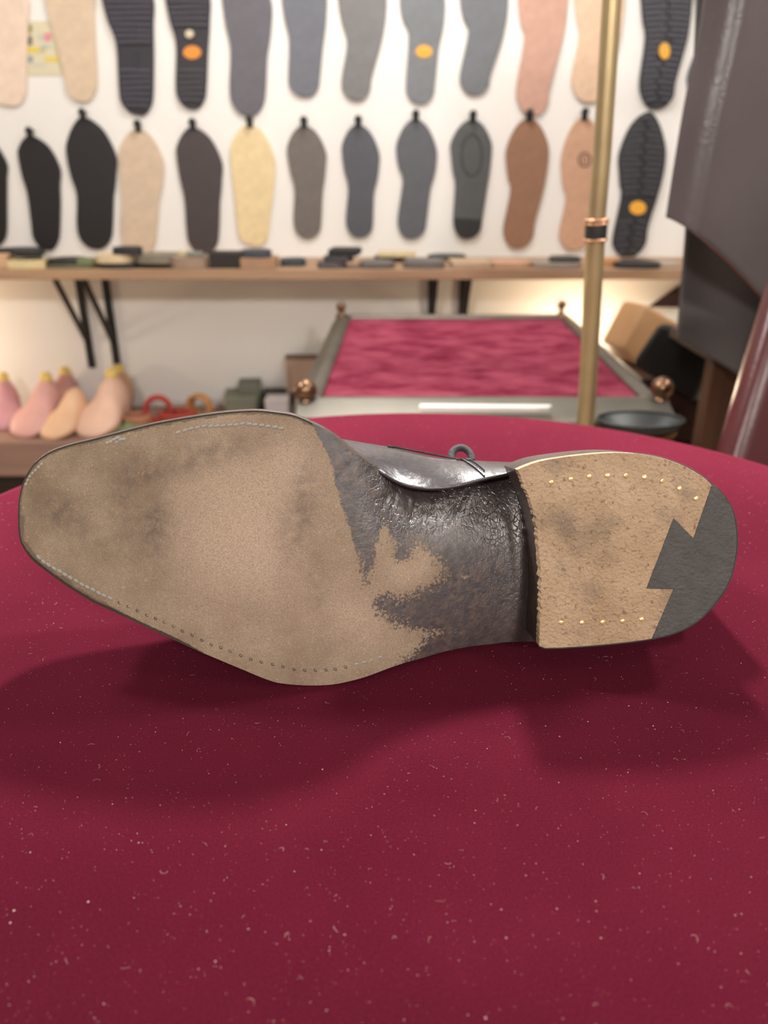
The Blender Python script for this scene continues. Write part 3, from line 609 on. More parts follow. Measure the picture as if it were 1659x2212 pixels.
for row, grp in ((R1, 'shoe soles hung in the upper row on the wall'), (R2, 'shoe soles hung in the lower row on the wall')):
    for (toe, bl, br, wl, wr_, hl, hr, bot, rgb, lab, ex) in row:
        sh = sole_shape(toe, bl, br, wl, wr_, hl, hr, bot)
        m = m_cache.setdefault(rgb, rubber('hung sole material', rgb, (.42 if sum(rgb) < 340 else .6)))
        P = np.array([wall_pt(x, y, SOLE_T+.001) for x, y in sh])
        c = P.mean(0); e = empty('shoe_sole', (c[0], W-.001, P[:, 2].min()), lab, 'shoe sole', grp)
        s = prism('sole_slab', P, (0, SOLE_T, 0), m, parent=e, bev=.0015)
        if row is R2:
            hx, hy = toe[0], toe[1]
            if ex != 'lugs2' :
                p0 = wall_pt(hx, hy-4, .008); 
                hk = empty('wall_peg', (p0[0], W, p0[2]), 'small black peg holding the ' + ' '.join(lab.split()[:3]) + ' of the lower row', 'peg', 'black pegs above the lower row of soles')
                for _ in (0,):
                    pa = wall_pt(hx, hy+8, .010); pb = wall_pt(hx, hy-14, .010)
                    b = box('strap', (pa[0]-.007, pa[0]+.007, W-.011, W-.0085, pa[2], pb[2]), m_peg, .001, parent=hk)
                    lathe('peg', (pb[0], W, pb[2]-.004), [(.004,0),(.004,.018),(.009,.019),(.009,.023),(.004,.025)], m_peg, n=12, axis=(0,-1,0), parent=hk)
        if ex == 'oval': prism('oval_badge', ell(916,111,18,14,SOLE_T+.0022), (0,.002,0), m_badge, parent=s, label='yellow oval badge')
        if ex == 'heel':
            hp = [p for p in sh if p[1] > 469]; 
            prism('heel_patch', [wall_pt(x*.985+1009*.015, min(y, 513), SOLE_T+.0022) for x, y in hp], (0,.002,0), m_heeldark, parent=s, label='darker heel end')
            tube('toe_ring', [wall_pt(1019+22*math.cos(a), 335+45*math.sin(a), SOLE_T+.001) for a in np.linspace(0, 2*math.pi, 40, endpoint=False)], .0016, m_heeldark, n=6, close=True, parent=s)
        if ex == 'stamp':
            tube('round_stamp', [wall_pt(1263+13*math.cos(a), 345+14*math.sin(a), SOLE_T+.001) for a in np.linspace(0, 2*math.pi, 30, endpoint=False)], .0018, m_stamp, n=6, close=True, parent=s, label='dark round stamp')
            for dx in (-4, 4): tube('stamp_bar', [wall_pt(1263+dx, 338, SOLE_T+.001), wall_pt(1263+dx, 352, SOLE_T+.001)], .0014, m_stamp, n=6, parent=s)
        if ex and ex.startswith('lugs'):
            y0 = -60 if row is R1 else toe[1]+14; y1 = bot[1]-10
            skip = {'lugs': [(95,150)], 'lugs_oval': [(60,150)], 'lugs_v': [], 'lugs2': [(418,478)]}[ex]
            k = 0; y = y0; lugm = m_cache.setdefault('lug'+ex, rubber('lug rubber', tuple(min(255, int(c*1.75)) for c in rgb), .45))
            while y < y1:
                k += 1; stp = 12.5
                if any(a < y < b for a, b in skip): y += stp; continue
                exx = edge_x(sh, y, 0)
                if exx and exx[1]-exx[0] > 24:
                    l, r = exx[0]+5, exx[1]-5; mid_ = (l+r)/2
                    if ex in ('lugs', 'lugs_oval'): segs = [(l, r, 3*math.sin(k))]
                    else:
                        g = 6 if ex == 'lugs2' else (12 if 85 < y < 135 else 5); sk = 5 if k % 2 else -5
                        segs = [(l, mid_-g+sk*.5, 4), (mid_+g+sk*.5, r, -4)] if r-l > 44 else [(l, r, 0)]
                    for a, b, tilt in segs:
                        if b-a < 6: continue
                        q = [(a, y-3.2+tilt*.4), (mid_ if False else (a+b)/2, y-4.2), (b, y-3.2-tilt*.4), (b, y+3.2-tilt*.4), ((a+b)/2, y+2.2), (a, y+3.2+tilt*.4)]
                        prism('lug', [wall_pt(x_, y_, SOLE_T+.007) for x_, y_ in q], (0,.007,0), lugm, parent=s)
                y += stp
            if ex == 'lugs_oval':
                prism('oval_badge', ell(415,113,19.5,14.5,SOLE_T+.0022), (0,.002,0), m_badge2, parent=s, label='orange oval badge'); prism('pale_dot', ell(409,73,9,9,SOLE_T+.0065), (0,.006,0), m_dot, parent=s, label='pale round dot')
            if ex == 'lugs': prism('center_rib', [wall_pt(x_, y_, SOLE_T+.004) for x_, y_ in [(287,110),(297,112),(294,165),(286,168)]], (0,.004,0), m_cache[rgb], parent=s)
            if ex == 'lugs_v': prism('oval_badge', ell(1436,110,11.5,18,SOLE_T+.0085), (0,.008,0), m_badge, parent=s, label='upright yellow oval badge')
            if ex == 'lugs2': prism('oval_badge', ell(1378,449,18,15,SOLE_T+.0022), (0,.002,0), m_badge, parent=s, label='yellow oval badge')
# wall chart behind the upper left soles
ch = empty('wall_chart', tuple(hitY(95, 165, W)), 'pale yellow paper chart with small coloured pictures behind the beige sole', 'chart')
m_chart = M2('chart paper', (222,214,184), .05, scale=30, rough=.7)
P = [hitY(x, y, W-.0015) for x, y in [(40,45),(150,45),(150,163),(40,163)]]
prism('chart_paper', P, (0,.0012,0), m_chart, parent=ch)
for x, y, rx, ry, rgb in [(64,62,5,9,(150,150,90)),(64,88,6,10,(120,120,110)),(70,108,14,6,(226,204,96)),(66,128,5,7,(150,160,170)),(103,80,8,9,(226,150,160)),(112,128,16,6,(228,206,110)),(88,80,6,6,(200,205,190)),(92,108,6,5,(200,190,150)),(100,100,10,4,(190,200,190)),(84,140,16,4,(206,206,190))]:
    prism('printed_picture', [hitY(x+rx*a, y+ry*b, W-.0019) for a, b in ((-1,-1),(1,-1),(1,1),(-1,1))], (0,.0004,0), M2('chart ink', rgb, .05), parent=ch)

# ------------------------------------------------------------------ upper shelf with brackets
ZS = -.008; SHD = .25; ST = .022
sh_up = box('wall_shelf', (-1.75, 0.80, W-SHD, W-.001, ZS-ST, ZS), m_shelf, .002, label='long pale wooden shelf below the rows of soles', cat='shelf')
def bracket(px, py, lab):
    p = hitY(px, py, W); x = p[0]; t = .0055; zb = -.285; zt = ZS-ST
    e = empty('shelf_bracket', (x, W, zb), lab, 'bracket', 'black steel brackets under the shelf')
    box('upright_bar', (x-.0095, x+.0095, W-.008, W-.001, zb, zt-.0005), m_blackmetal, .001, parent=e)
    box('top_arm', (x-.0095, x+.0095, W-.20, W-.008, zt-.007, zt-.0005), m_blackmetal, .001, parent=e)
    V = [(x+sx*.006, W-.15+dy, zt-.007) for sx in (-1,1) for dy in (-.005,.005)] + [(x+sx*.006, W-.009, -.215+dz) for sx in (-1,1) for dz in (-.006,.006)]
    mk('diagonal_brace', V, [(0,1,3,2),(4,5,7,6),(0,1,5,4),(2,3,7,6),(0,2,6,4),(1,3,7,5)], m_blackmetal, parent=e)
bracket(186, 700, 'black steel bracket furthest left under the long shelf')
bracket(242, 700, 'black steel bracket second from the left under the long shelf')
bracket(932, 640, 'black steel bracket above the velvet table, left of the other there')
bracket(999, 640, 'black steel bracket above the velvet table, nearest the brass pole')

# ---- pieces lying on the upper shelf
def outline2(kind, w, d):
    if kind == 'rect': return np.array([(-w/2,0),(w/2,0),(w/2,d),(-w/2,d)])
    if kind == 'heel': P = [(-w/2,0),(w/2,0),(w/2,d*.5),(w*.36,d*.85),(0,d),(-w*.36,d*.85),(-w/2,d*.5)]; return chaikin(P, 2)
    P = [(-w/2,d*.25),(-w*.42,d*.05),(-w*.1,0),(w*.25,.0),(w*.47,d*.12),(w/2,d*.4),(w*.40,d*.8),(w*.1,d),(-w*.25,d*.95),(-w*.46,d*.6)]; return chaikin(P, 2)
SHELF_ITEMS = [  # x0,x1, y of front bottom edge, thickness, depth, base height, shape, yaw, rgb, name, label
 (-30,18,580,.022,.05,0,'rect',0,(214,176,140),'leather_block','peach leather block at the left end of the shelf','block'),
 (18,97,584,.014,.07,0,'rect',3,(226,208,160),'rubber_sheet','cream rubber sheet lying near the left end of the shelf','sheet'),
 (-20,78,566,.022,.08,.0,'half',-4,(38,38,36),'rubber_piece','black lumpy rubber piece behind the cream sheet','rubber piece'),
 (20,92,566,.007,.07,.022,'half',6,(30,30,30),'rubber_piece','thin black rubber piece on top of the lumpy one','rubber piece'),
 (92,205,586,.007,.09,0,'half',0,(112,112,84),'rubber_sheet','olive green rubber sheet near the front of the shelf','sheet'),
 (98,182,578,.009,.07,.007,'half',2,(42,44,40),'rubber_piece','black half sole lying on the olive sheet','half sole'),
 (168,200,577,.010,.03,.007,'rect',10,(118,128,92),'rubber_piece','small moss green offcut beside the black half sole','offcut'),
 (210,292,582,.009,.06,0,'half',-2,(40,38,40),'rubber_piece','black half sole under the cream one','half sole'),
 (205,286,573,.014,.08,.009,'half',4,(222,200,164),'leather_piece','cream leather half sole in front of the beige sole','half sole'),
 (240,304,562,.012,.05,.0235,'half',-3,(46,44,46),'rubber_piece','dark half sole on top of the cream leather one','half sole'),
 (282,362,576,.007,.07,0,'half',0,(44,44,42),'rubber_piece','thin black sole piece under the grey one','half sole'),
 (284,372,571,.015,.09,.0075,'half',-6,(132,124,108),'rubber_piece','grey half sole lying right of the cream leather one','half sole'),
 (360,402,558,.010,.05,.012,'rect',-22,(200,190,150),'leather_piece','pale offcut tilted beside the grey half sole','offcut'),
 (372,448,581,.020,.08,0,'heel',8,(160,136,118),'leather_piece','brown stack of leather scraps left of the black box','scraps'),
 (405,440,568,.006,.04,.0205,'rect',14,(126,128,120),'rubber_piece','small grey green offcut on the brown scraps','offcut'),
 (452,522,580,.026,.06,0,'rect',0,(40,34,34),'storage_box','small black box standing on the shelf below the dark brown sole','box'),
 (520,596,583,.018,.07,0,'rect',2,(172,136,106),'leather_block','tan leather block right of the black box','block'),
 (518,585,566,.012,.06,.0185,'half',-2,(68,72,82),'rubber_piece','slate blue half sole on the tan leather block','half sole'),
 (603,660,576,.012,.06,0,'half',0,(62,66,74),'rubber_piece','dark slate half sole lying alone on the shelf','half sole'),
 (684,750,583,.011,.07,0,'half',2,(92,86,88),'rubber_piece','grey half sole at the bottom of the small stack','half sole'),
 (696,762,572,.009,.07,.0115,'half',-4,(74,70,72),'rubber_piece','dark grey half sole in the middle of the small stack','half sole'),
 (708,772,562,.011,.07,.021,'rect',-7,(34,34,34),'rubber_piece','black sheet on top of the small stack','sheet'),
 (776,856,584,.010,.08,0,'half',3,(110,104,100),'rubber_piece','mid grey half sole right of the small stack','half sole'),
 (806,880,565,.009,.06,.0,'half',-3,(76,74,74),'rubber_piece','dark grey half sole behind the mid grey one','half sole'),
 (815,896,556,.008,.06,.0095,'rect',-4,(218,200,160),'leather_piece','cream strip lying on the rear dark grey half sole','strip'),
 (868,962,582,.012,.09,0,'half',-4,(112,108,104),'rubber_piece','large grey half sole in the middle right of the shelf','half sole'),
 (920,1006,563,.009,.07,.0,'half',-8,(72,72,68),'rubber_piece','dark green grey half sole behind the large grey one','half sole'),
 (978,1062,582,.011,.09,0,'rect',2,(196,168,140),'leather_piece','beige leather piece on the shelf','leather piece'),
 (1062,1150,580,.010,.09,0,'half',0,(206,164,136),'leather_piece','peach leather half sole left of the brass pole','half sole'),
 (1150,1262,582,.009,.10,0,'half',-3,(158,146,134),'leather_piece','grey beige leather piece just left of the brass pole','leather piece'),
 (1190,1260,567,.008,.06,.0095,'half',4,(70,70,66),'rubber_piece','dark half sole lying on the grey beige piece','half sole'),
 (1300,1342,576,.012,.06,.0,'heel',0,(206,150,104),'leather_piece','orange tan heel piece right of the brass pole','heel piece'),
 (1330,1432,582,.009,.10,0,'half',-5,(52,52,54),'rubber_piece','black half sole right of the brass pole on the shelf','half sole'),
 (1405,1470,578,.007,.07,.0,'rect',0,(176,160,146),'leather_piece','pale leather strip at the right end of the shelf','strip'),
]
for x0, x1, yb, th, dp, base, kind, yaw, rgb, nm_, lab, cat in SHELF_ITEMS:
    base *= 1.25; th *= 1.25; z = ZS + base + .0003
    f = hitZ((x0+x1)/2, yb, z); f[1] = min(max(f[1], W-SHD+.004), W-.02-dp); xl = hitY(x0, yb, f[1])[0]; xr = hitY(x1, yb, f[1])[0]
    o2 = outline2(kind, xr-xl, dp); c, s_ = math.cos(math.radians(yaw)), math.sin(math.radians(yaw))
    P = np.array([((xl+xr)/2 + x*c - y*s_, f[1] + x*s_ + y*c, z) for x, y in o2]); P[:, 1] += max(0, W-SHD+.003-P[:, 1].min()); P[:, 1] -= max(0, P[:, 1].max()-(W-.010))
    prism(nm_, P, (0,0,th), rubber('shelf piece material', rgb, .6), bev=.0015, label=lab, cat=cat, group='offcuts and half soles lying on the upper shelf')

# ------------------------------------------------------------------ lower shelf on the left with lasts
ZL = -.39; LF = 1.70
low = empty('low_shelf', (-.8, 1.85, ZF), 'low brown shelf at the left carrying wooden lasts and cord coils', 'shelf')
box('shelf_board', (-1.9, 0.20, LF, W-.001, ZL-.085, ZL), m_shelf_low, .003, parent=low)
box('shade_plinth', (-1.9, 0.18, LF+.10, W-.001, ZF, ZL-.0855), m_shelf_shade, .003, parent=low)  # recessed block, coloured dark in place of the shaded wall below the board
m_lasttop = M2('yellow last plug', (226,196,110), .08, rough=.4)
def last(px, py, s, yaw, rgb, lab, roll=0, plug=True):
    p = hitZ(px, py, ZL); cy, sy = math.cos(math.radians(yaw)), math.sin(math.radians(yaw))
    S = [(0,.012,.010,.006),(.02,.026,.018,.012),(.07,.036,.026,.022),(.18,.046,.034,.034),(.32,.050,.042,.050),(.46,.044,.056,.068),(.58,.036,.074,.088),(.70,.032,.088,.104),(.82,.031,.092,.108),(.92,.028,.088,.104),(.985,.016,.074,.088),(1,.006,.05,.07)]
    L_ = .145*s; V = []; n = 16; Fc = []
    for t, wd, _, hh in S:
        for k in range(n):
            a = 2*math.pi*k/n; ca, sa = math.cos(a), math.sin(a)
            xx = wd*s*(abs(ca)**.8)*(1 if ca >= 0 else -1)*(1-.45*max(0, sa)*(t > .4)); zz = hh*s*(.5+.5*(abs(sa)**.8)*(1 if sa >= 0 else -1))
            yy = t*L_
            V.append((p[0]+xx*cy-yy*sy, p[1]+xx*sy+yy*cy, ZL+.0003+zz))
    for i in range(len(S)-1):
        for k in range(n): Fc.append((i*n+k, i*n+(k+1) % n, (i+1)*n+(k+1) % n, (i+1)*n+k))
    Fc.append(tuple(range(n))); Fc.append(tuple((len(S)-1)*n+k for k in range(n)))
    e = empty('shoe_last', (p[0], p[1], ZL), lab, 'shoe last', 'wooden shoe lasts on the low shelf')
    V = np.array(V); V[:, 1] -= max(0, V[:, 1].max()-(W-.005))
    b = mk('last_body', V, Fc, M2('painted last wood', rgb, .06, scale=20, rough=.5), parent=e, smooth=True)
    if plug:
        tp = V[8*n:9*n].max(0); tpx = V[8*n:9*n].mean(0)
        lathe('plug', (tpx[0], tpx[1], tp[2]-.006), [(.014*s,0),(.014*s,.010),(.010*s,.018),(.003*s,.021)], m_lasttop, n=14, parent=e, label='yellow plug on top')
last(2, 931, .95, 12, (206,150,156), 'mauve pink shoe last cut off by the left edge of the photo')
last(46, 946, 1.05, -14, (218,166,158), 'large pink shoe last second from the left on the low shelf')
last(112, 906, .92, -8, (212,160,154), 'dusty pink shoe last standing behind the large pink one')
last(104, 950, .92, -22, (226,184,150), 'peach shoe last between the pink and the pale one', 0, False)
last(190, 946, 1.12, -14, (230,190,168), 'pale peach shoe last at the right end of the row of lasts')
last(236, 905, .98, -6, (210,164,130), 'tan shoe last standing behind the pale peach one')
# coils, cloth and boxes further right
def coil(name, px, py, R, r, turns, rgb, lab, upright=False, yaw=0, Y=None, flat=1.0):
    p = hitZ(px, py, ZL); m = M2('cord', rgb, .2, scale=150, rough=.8); e = empty(name, (p[0], p[1], ZL), lab, 'cord coil', 'cord coils on the low shelf')
    for k in range(turns):
        rr_ = R*(1-.07*(k % 3)); P = []; da = random.uniform(-.25, .25)
        for a in np.linspace(0, 2*math.pi, 40, endpoint=False):
            if upright: q = (rr_*math.cos(a), (k-turns/2)*r*1.2+.2*R*da*math.sin(a), R+r+rr_*math.sin(a)*flat)
            else: q = (rr_*math.cos(a), rr_*math.sin(a)*.8, r+(k//3)*r*1.8+abs(da)*r*math.sin(a*2+k)+.002)
            c, s_ = math.cos(yaw), math.sin(yaw); P.append((p[0]+q[0]*c-q[1]*s_, p[1]+q[0]*s_+q[1]*c, ZL+q[2]))
        tube('loop', P, r, m, n=7, close=True, parent=e)
coil('cord_coil', 296, 918, .036, .0045, 9, (176,122,92), 'brown cord coil lying left of the red ring coil')
coil('cord_coil', 345, 912, .031, .0045, 5, (182,66,58), 'red cord coil standing upright as a ring', True, .2)
coil('cord_coil', 385, 914, .042, .005, 9, (176,72,62), 'red cord coil lying flat behind the toe of the shoe')
coil('cord_coil', 436, 905, .030, .004, 6, (196,140,90), 'tan cord coil standing on the low shelf', True, -.3)
m_green = M2('green cloth', (122,132,96), .2, scale=40, rough=.9)
V = []; Fc = []; gx, gy = 12, 8; p = hitZ(262, 935, ZL)
for i in range(gx):
    for j in range(gy): V.append((p[0]-.04+.09*i/(gx-1), p[1]-.01+.07*j/(gy-1), ZL+.002+.013*math.sin(math.pi*i/(gx-1))*math.sin(math.pi*j/(gy-1))*(1+.5*math.sin(i*1.7+j))))
for i in range(gx-1):
    for j in range(gy-1): Fc.append((i*gy+j, (i+1)*gy+j, (i+1)*gy+j+1, i*gy+j+1))
g = mk('folded_cloth', V, Fc, m_green, smooth=True, label='small olive green cloth in front of the brown cord coil', cat='cloth'); g.modifiers.new('solid', 'SOLIDIFY').thickness = .0015
def px_box(name, x0, x1, yb, h, dp, rgb, lab, cat, zb=ZL, yaw=0, **k):
    f = hitZ((x0+x1)/2, yb, zb); xl = hitY(x0, yb, f[1])[0]; xr = hitY(x1, yb, f[1])[0]; c, s_ = math.cos(yaw), math.sin(yaw); mx = (xl+xr)/2; hw = (xr-xl)/2
    Q = [(mx+a*c-b*s_, f[1]+a*s_+b*c) for a, b in ((-hw,0),(hw,0),(hw,dp),(-hw,dp))]; dy = max(0, max(q[1] for q in Q)-(W-.004)); Q = [(q[0], q[1]-dy) for q in Q]
    e = empty(name, (mx, f[1], zb), lab, cat); m = M2(name+' material', rgb, .08, scale=20, rough=.6)
    lid = h*.25
    hexa('box_body', [(x,y,zb+.0003) for x,y in Q]+[(x,y,zb+h-lid) for x,y in Q], m, parent=e)
    mx_, my_ = np.mean(Q, axis=0); Q2 = [(mx_+(x-mx_)*1.02, my_+(y-my_)*1.02) for x, y in Q]
    hexa('box_lid', [(x,y,zb+h-lid) for x,y in Q2]+[(x,y,zb+h) for x,y in Q2], m, parent=e)
    return e
px_box('cardboard_box', 490, 556, 905, .055, .10, (122,124,108), 'grey green low box on the low shelf behind the shoe', 'box', yaw=.15)
px_box('cardboard_box', 528, 572, 879, .078, .07, (112,116,102), 'taller grey green box behind the low grey green one', 'box', yaw=.1)
px_box('tin_box', 574, 622, 905, .050, .06, (226,222,226), 'white box left of the velvet table corner', 'box')
px_box('tin_box', 572, 640, 884, .052, .06, (52,48,46), 'dark box behind the white one', 'box')
# upright brown frame leaning on the wall
fe = empty('picture_frame', tuple(hitY(648, 860, 1.93)), 'thin brown frame leaning on the wall left of the velvet table', 'frame')
ZFR = hitY(648, 768, 1.94)[2]; xl, xr = hitY(617, 800, 1.94)[0], hitY(720, 800, 1.94)[0]
m_frame = M2('frame wood', (112,92,78), .1); m_mount = M2('frame mount', (190,164,146), .05, rough=.7)
box('mount_board', (xl+.008, xr-.008, 1.945, 1.955, ZL+.012, ZFR-.008), m_mount, .001, parent=fe)
box('frame_bar', (xl, xr, 1.940, 1.957, ZFR-.010, ZFR), m_frame, .001, parent=fe); box('frame_bar', (xl, xr, 1.940, 1.957, ZL+.0003, ZL+.012), m_frame, .001, parent=fe)
box('frame_bar', (xl, xl+.008, 1.940, 1.957, ZL+.012, ZFR-.010), m_mount, .001, parent=fe); box('frame_bar', (xr-.008, xr, 1.940, 1.957, ZL+.012, ZFR-.010), m_mount, .001, parent=fe)

# ------------------------------------------------------------------ velvet tray table behind
ZB = -.10
nl, nr_, fl, fr = hitZ(693, 866, ZB), hitZ(1386, 866, ZB), hitZ(757, 690, ZB), hitZ(1210, 690, ZB)
bt = empty('tray_table', ((nl[0]+nr_[0])/2, (nl[1]+fl[1])/2, ZF), 'rectangular table with rubbed crimson velvet top, grey metal rails and ball finials', 'table')
x0, x1, y0, y1 = (nl[0]+fl[0])/2, (nr_[0]+fr[0])/2, nl[1], fl[1]
P = np.array([nl, nr_, fr, fl]); prism('velvet_panel', P - np.array([0,0,.004]), (0,0,.004), m_felt, parent=bt)
RW = .036
def rail(a, b, inward, RW=RW):
    a, b, iw = np.array(a), np.array(b), np.array(inward)*-1.0   # outward
    prof = [(0,-.02),(0,.004),(.006,.008),(.016,.008),(RW,-.006),(RW+.004,-.012),(RW+.004,-.045),(RW-.006,-.05)]
    V = []; n = len(prof)
    for e_, q in ((a, prof), (b, prof)):
        for o_, z_ in q: V.append(e_ + iw*o_ + np.array([0,0,z_]))
    Fc = [tuple(range(n)), tuple(range(n, 2*n))] + [(i, (i+1) % n, n+(i+1) % n, n+i) for i in range(n)]
    return bevel(mk('rail', V, Fc, m_rail, parent=bt), .0015, 2)
def unit(v): return v/np.linalg.norm(v)
dl = unit(fl-nl); dr = unit(fr-nr_); ex_ = np.array([1.,0,0]); ey = np.array([0,1.,0])
rail(nl, fl+dl*RW*.6, unit(np.cross(dl, [0,0,1.]))); rail(nr_, fr+dr*RW*.6, -unit(np.cross(dr, [0,0,1.])))
rail(nl-ex_*.03, nr_+ex_*.03, ey, .058); rail(fl, fr, -ey)
def finial(px, py, Y, r, zt):
    p = hitY(px, py, Y); z = p[2]
    e_ = lathe('corner_post', (p[0], p[1], zt), [(.011,-.012),(.012,-.004),(.012,.004),(.009,.008),(.006,.011),(.005, max(.012, z-zt-r*.9))], m_bronze, n=16, parent=bt)
    prof = [(r*math.sin(t), r-r*math.cos(t)) for t in np.linspace(.12, math.pi-.05, 14)]
    lathe('ball_finial', (p[0], p[1], z-r), prof, m_bronze, n=20, parent=e_)
yn = nl[1]-.012; yf = fl[1]+.012
finial(660, 843, yn, .0160, ZB+.002); finial(1431, 838, yn, .0155, ZB+.002); finial(737, 663, yf, .0105, ZB+.002); finial(1214, 659, yf, .0100, ZB+.002)
for px_, Yq in ((660, yn), (1431, yn), (737, yf), (1214, yf)):
    q = hitY(px_, 860 if Yq == yn else 690, Yq); lathe('leg', (q[0], Yq, ZF), [(.014,0),(.018,.03),(.012,.06),(.013,.35),(.018,.42),(.013,.46),(.014, ZB-.045-ZF)], m_bronze, n=14, parent=bt)
# white strip lying on the front rail
a, b = hitZ(905, 887, ZB+.004), hitZ(1195, 887, ZB+.004); ya = a[1]
prism('paper_strip', [(a[0],ya,ZB+.0035),(b[0]-.006,ya-.002,ZB+.0035),(b[0],ya+.010,ZB+.0035),(a[0]+.002,ya+.014,ZB+.0035)], (0,0,.006), m_white, bev=.001, label='long white glossy strip lying on the front rail of the velvet table', cat='strip')
# dark oval dish by the right corner
m_pewter = M2('dark pewter', (70,72,72), .2, scale=14, rough=.45, metal=.8); m_gilt = M2('gilt rim', (176,128,58), .15, rough=.35, metal=1)
p = hitY(1383, 912, .95); ZD = p[2]
di = empty('metal_dish', (p[0], .95, ZD-.02), 'dark oval pewter dish with a gilt rim beside the velvet table corner', 'dish')
def oval(rx, ry, z, n=40): return [(p[0]+rx*math.cos(a), .95+ry*math.sin(a), z) for a in np.linspace(0, 2*math.pi, n, endpoint=False)]
Lps = [oval(.030,.018,ZD-.020), oval(.044,.026,ZD-.016), oval(.054,.034,ZD+.002), oval(.056,.035,ZD+.004), oval(.051,.031,ZD+.002), oval(.040,.023,ZD-.012), oval(.02,.015,ZD-.014)]
V = [q for l in Lps for q in l]; Fc = [(i*40+k, i*40+(k+1) % 40, (i+1)*40+(k+1) % 40, (i+1)*40+k) for i in range(6) for k in range(40)] + [tuple(range(40)), tuple(240+k for k in range(40))]
mk('bowl', V, Fc, m_pewter, parent=di, smooth=True); tube('rim', oval(.055,.0345,ZD+.004), .0018, m_pewter, n=8, close=True, parent=di); tube('gilt_band', oval(.0465,.028,ZD-.0125), .0022, m_gilt, n=8, close=True, parent=di)
st = empty('dish_stand', (p[0], .95, ZF), 'slim dark wooden stand under the oval pewter dish', 'stand')
lathe('stand_pole', (p[0], .95, ZF+.02), [(.03,0),(.012,.04),(.012, ZD-.04-ZF),(.028, ZD-.0405-ZF)], m_darkwood, n=16, parent=st); lathe('stand_foot', (p[0], .95, ZF), [(.045,0),(.045,.015),(.03,.022)], m_darkwood, n=24, parent=st)

# ------------------------------------------------------------------ brass pole
YP = .88
cpts = [(1264,905),(1269,849),(1284,558),(1288.5,500),(1299.5,350),(1319.5,30)]
q = np.array([hitY(x, y, YP) for x, y in cpts]); d = unit(q[-1]-q[0])
bot = q[0] + d*((ZF+.03-q[0][2])/d[2]); col_b = hitY(1286, 520, YP); col_t = hitY(1289, 474, YP); topz = q[-1] + d*.55
pole = empty('brass_stand', (bot[0], YP, ZF), 'slender aged brass pole with ringed collar rising in front of the velvet table', 'stand')
tube('lower_tube', [bot, q[1], col_b], .0102, m_brass, n=24, parent=pole); tube('upper_tube', [col_t, q[4], topz], .0093, m_brass, n=24, parent=pole)
cl = lathe('collar', col_b, [(.0106,0),(.0114,.002),(.0118,.005),(.0118,.017),(.0116,.022),(.0104,np.linalg.norm(col_t-col_b))], m_pewter, n=24, axis=col_t-col_b, parent=pole)
m_ring = M2('copper ring', (214,164,128), .1, rough=.35, metal=.8)
for t in (.05, .80, .98):
    c = col_b + (col_t-col_b)*t; _, s_, b_ = frame_of(d); tube('ring', [c + .0121*(math.cos(a)*s_+math.sin(a)*b_) for a in np.linspace(0, 2*math.pi, 28, endpoint=False)], .0013, m_ring, n=8, close=True, parent=cl)
lathe('stand_base', (bot[0], YP, ZF), [(.07,0),(.07,.01),(.03,.03),(.012,.04)], m_brass, n=32, parent=pole); lathe('pole_cap', topz, [(.011,0),(.018,.008),(.018,.02),(.004,.034)], m_brass, n=20, parent=pole)

# ------------------------------------------------------------------ hanging leather hides on the right
def hide_mat(name, rgb, rough): return M2(name, rgb, .10, scale=8, rough=rough, bump=.25, bscale=260, spec=.6)
def hide(name, left, Y, wid, fold, m, lab, nu=40, nvv=60, bottom=None, edge=None):
    Lc = catmull(left, 8); Lc = np.stack([np.interp(np.linspace(0,1,nvv), np.linspace(0,1,len(Lc)), Lc[:, k]) for k in (0,1)], 1)
    V = []; Fc = []
    for j, (x, y) in enumerate(Lc):
        t = j/(nvv-1)
        for i in range(nu):
            u = i/(nu-1); xx = x + u*wid; yy = y + (bottom(u)*t**3 if bottom else 0)
            V.append(hitY(xx, yy, Y + fold(u, t)))
    for j in range(nvv-1):
        for i in range(nu-1): Fc.append((j*nu+i, j*nu+i+1, (j+1)*nu+i+1, (j+1)*nu+i))
    o = mk(name, V, Fc, m, smooth=True, label=lab, cat='leather hide', group='leather hides hanging at the right', mats=[m, m, edge or m])
    s = o.modifiers.new('solid', 'SOLIDIFY'); s.thickness = .0035; s.offset = 1; s.material_offset_rim = 2
    return o
m_hide1 = hide_mat('plum grey leather', (90,82,84), .27); m_hide2 = hide_mat('charcoal leather', (94,90,90), .5); m_rededge = M2('red brown leather edge', (138,74,62), .1, rough=.6)
hide('leather_hide', [(1560,-380),(1535,-150),(1522,0),(1503,120),(1480,235),(1460,350),(1441,470)], .98, 330,
     lambda u, t: (lambda q: (.030*(q/.25)**2 if q < 0 else .20*q*q/(.10+q)))(u-(.27-.08*t)) + .012*math.sin(u*9+t*2)*u, m_hide1, 'plum grey leather hide with a soft ridge hanging at the right', bottom=lambda u: 330*u**1.3, edge=m_rededge)
hide('leather_hide', [(1530,-380),(1512,-100),(1500,150),(1488,400),(1480,520),(1472,600),(1464,690)], 1.14, 330,
     lambda u, t: .015*u + .012*math.sin(u*7+1.0), m_hide2, 'charcoal leather hide hanging behind the plum grey one', bottom=lambda u: 40+200*u)
ra, rb = hitY(1500, -385, 1.03), hitY(1900, -385, 1.03)
tube('hanging_rod', [(ra[0], 1.04, ra[2]+.004), (2.299, 1.04, ra[2]+.004)], .014, m_darkwood, n=14, label='dark wooden rod above the hides fixed to the right wall', cat='rod')

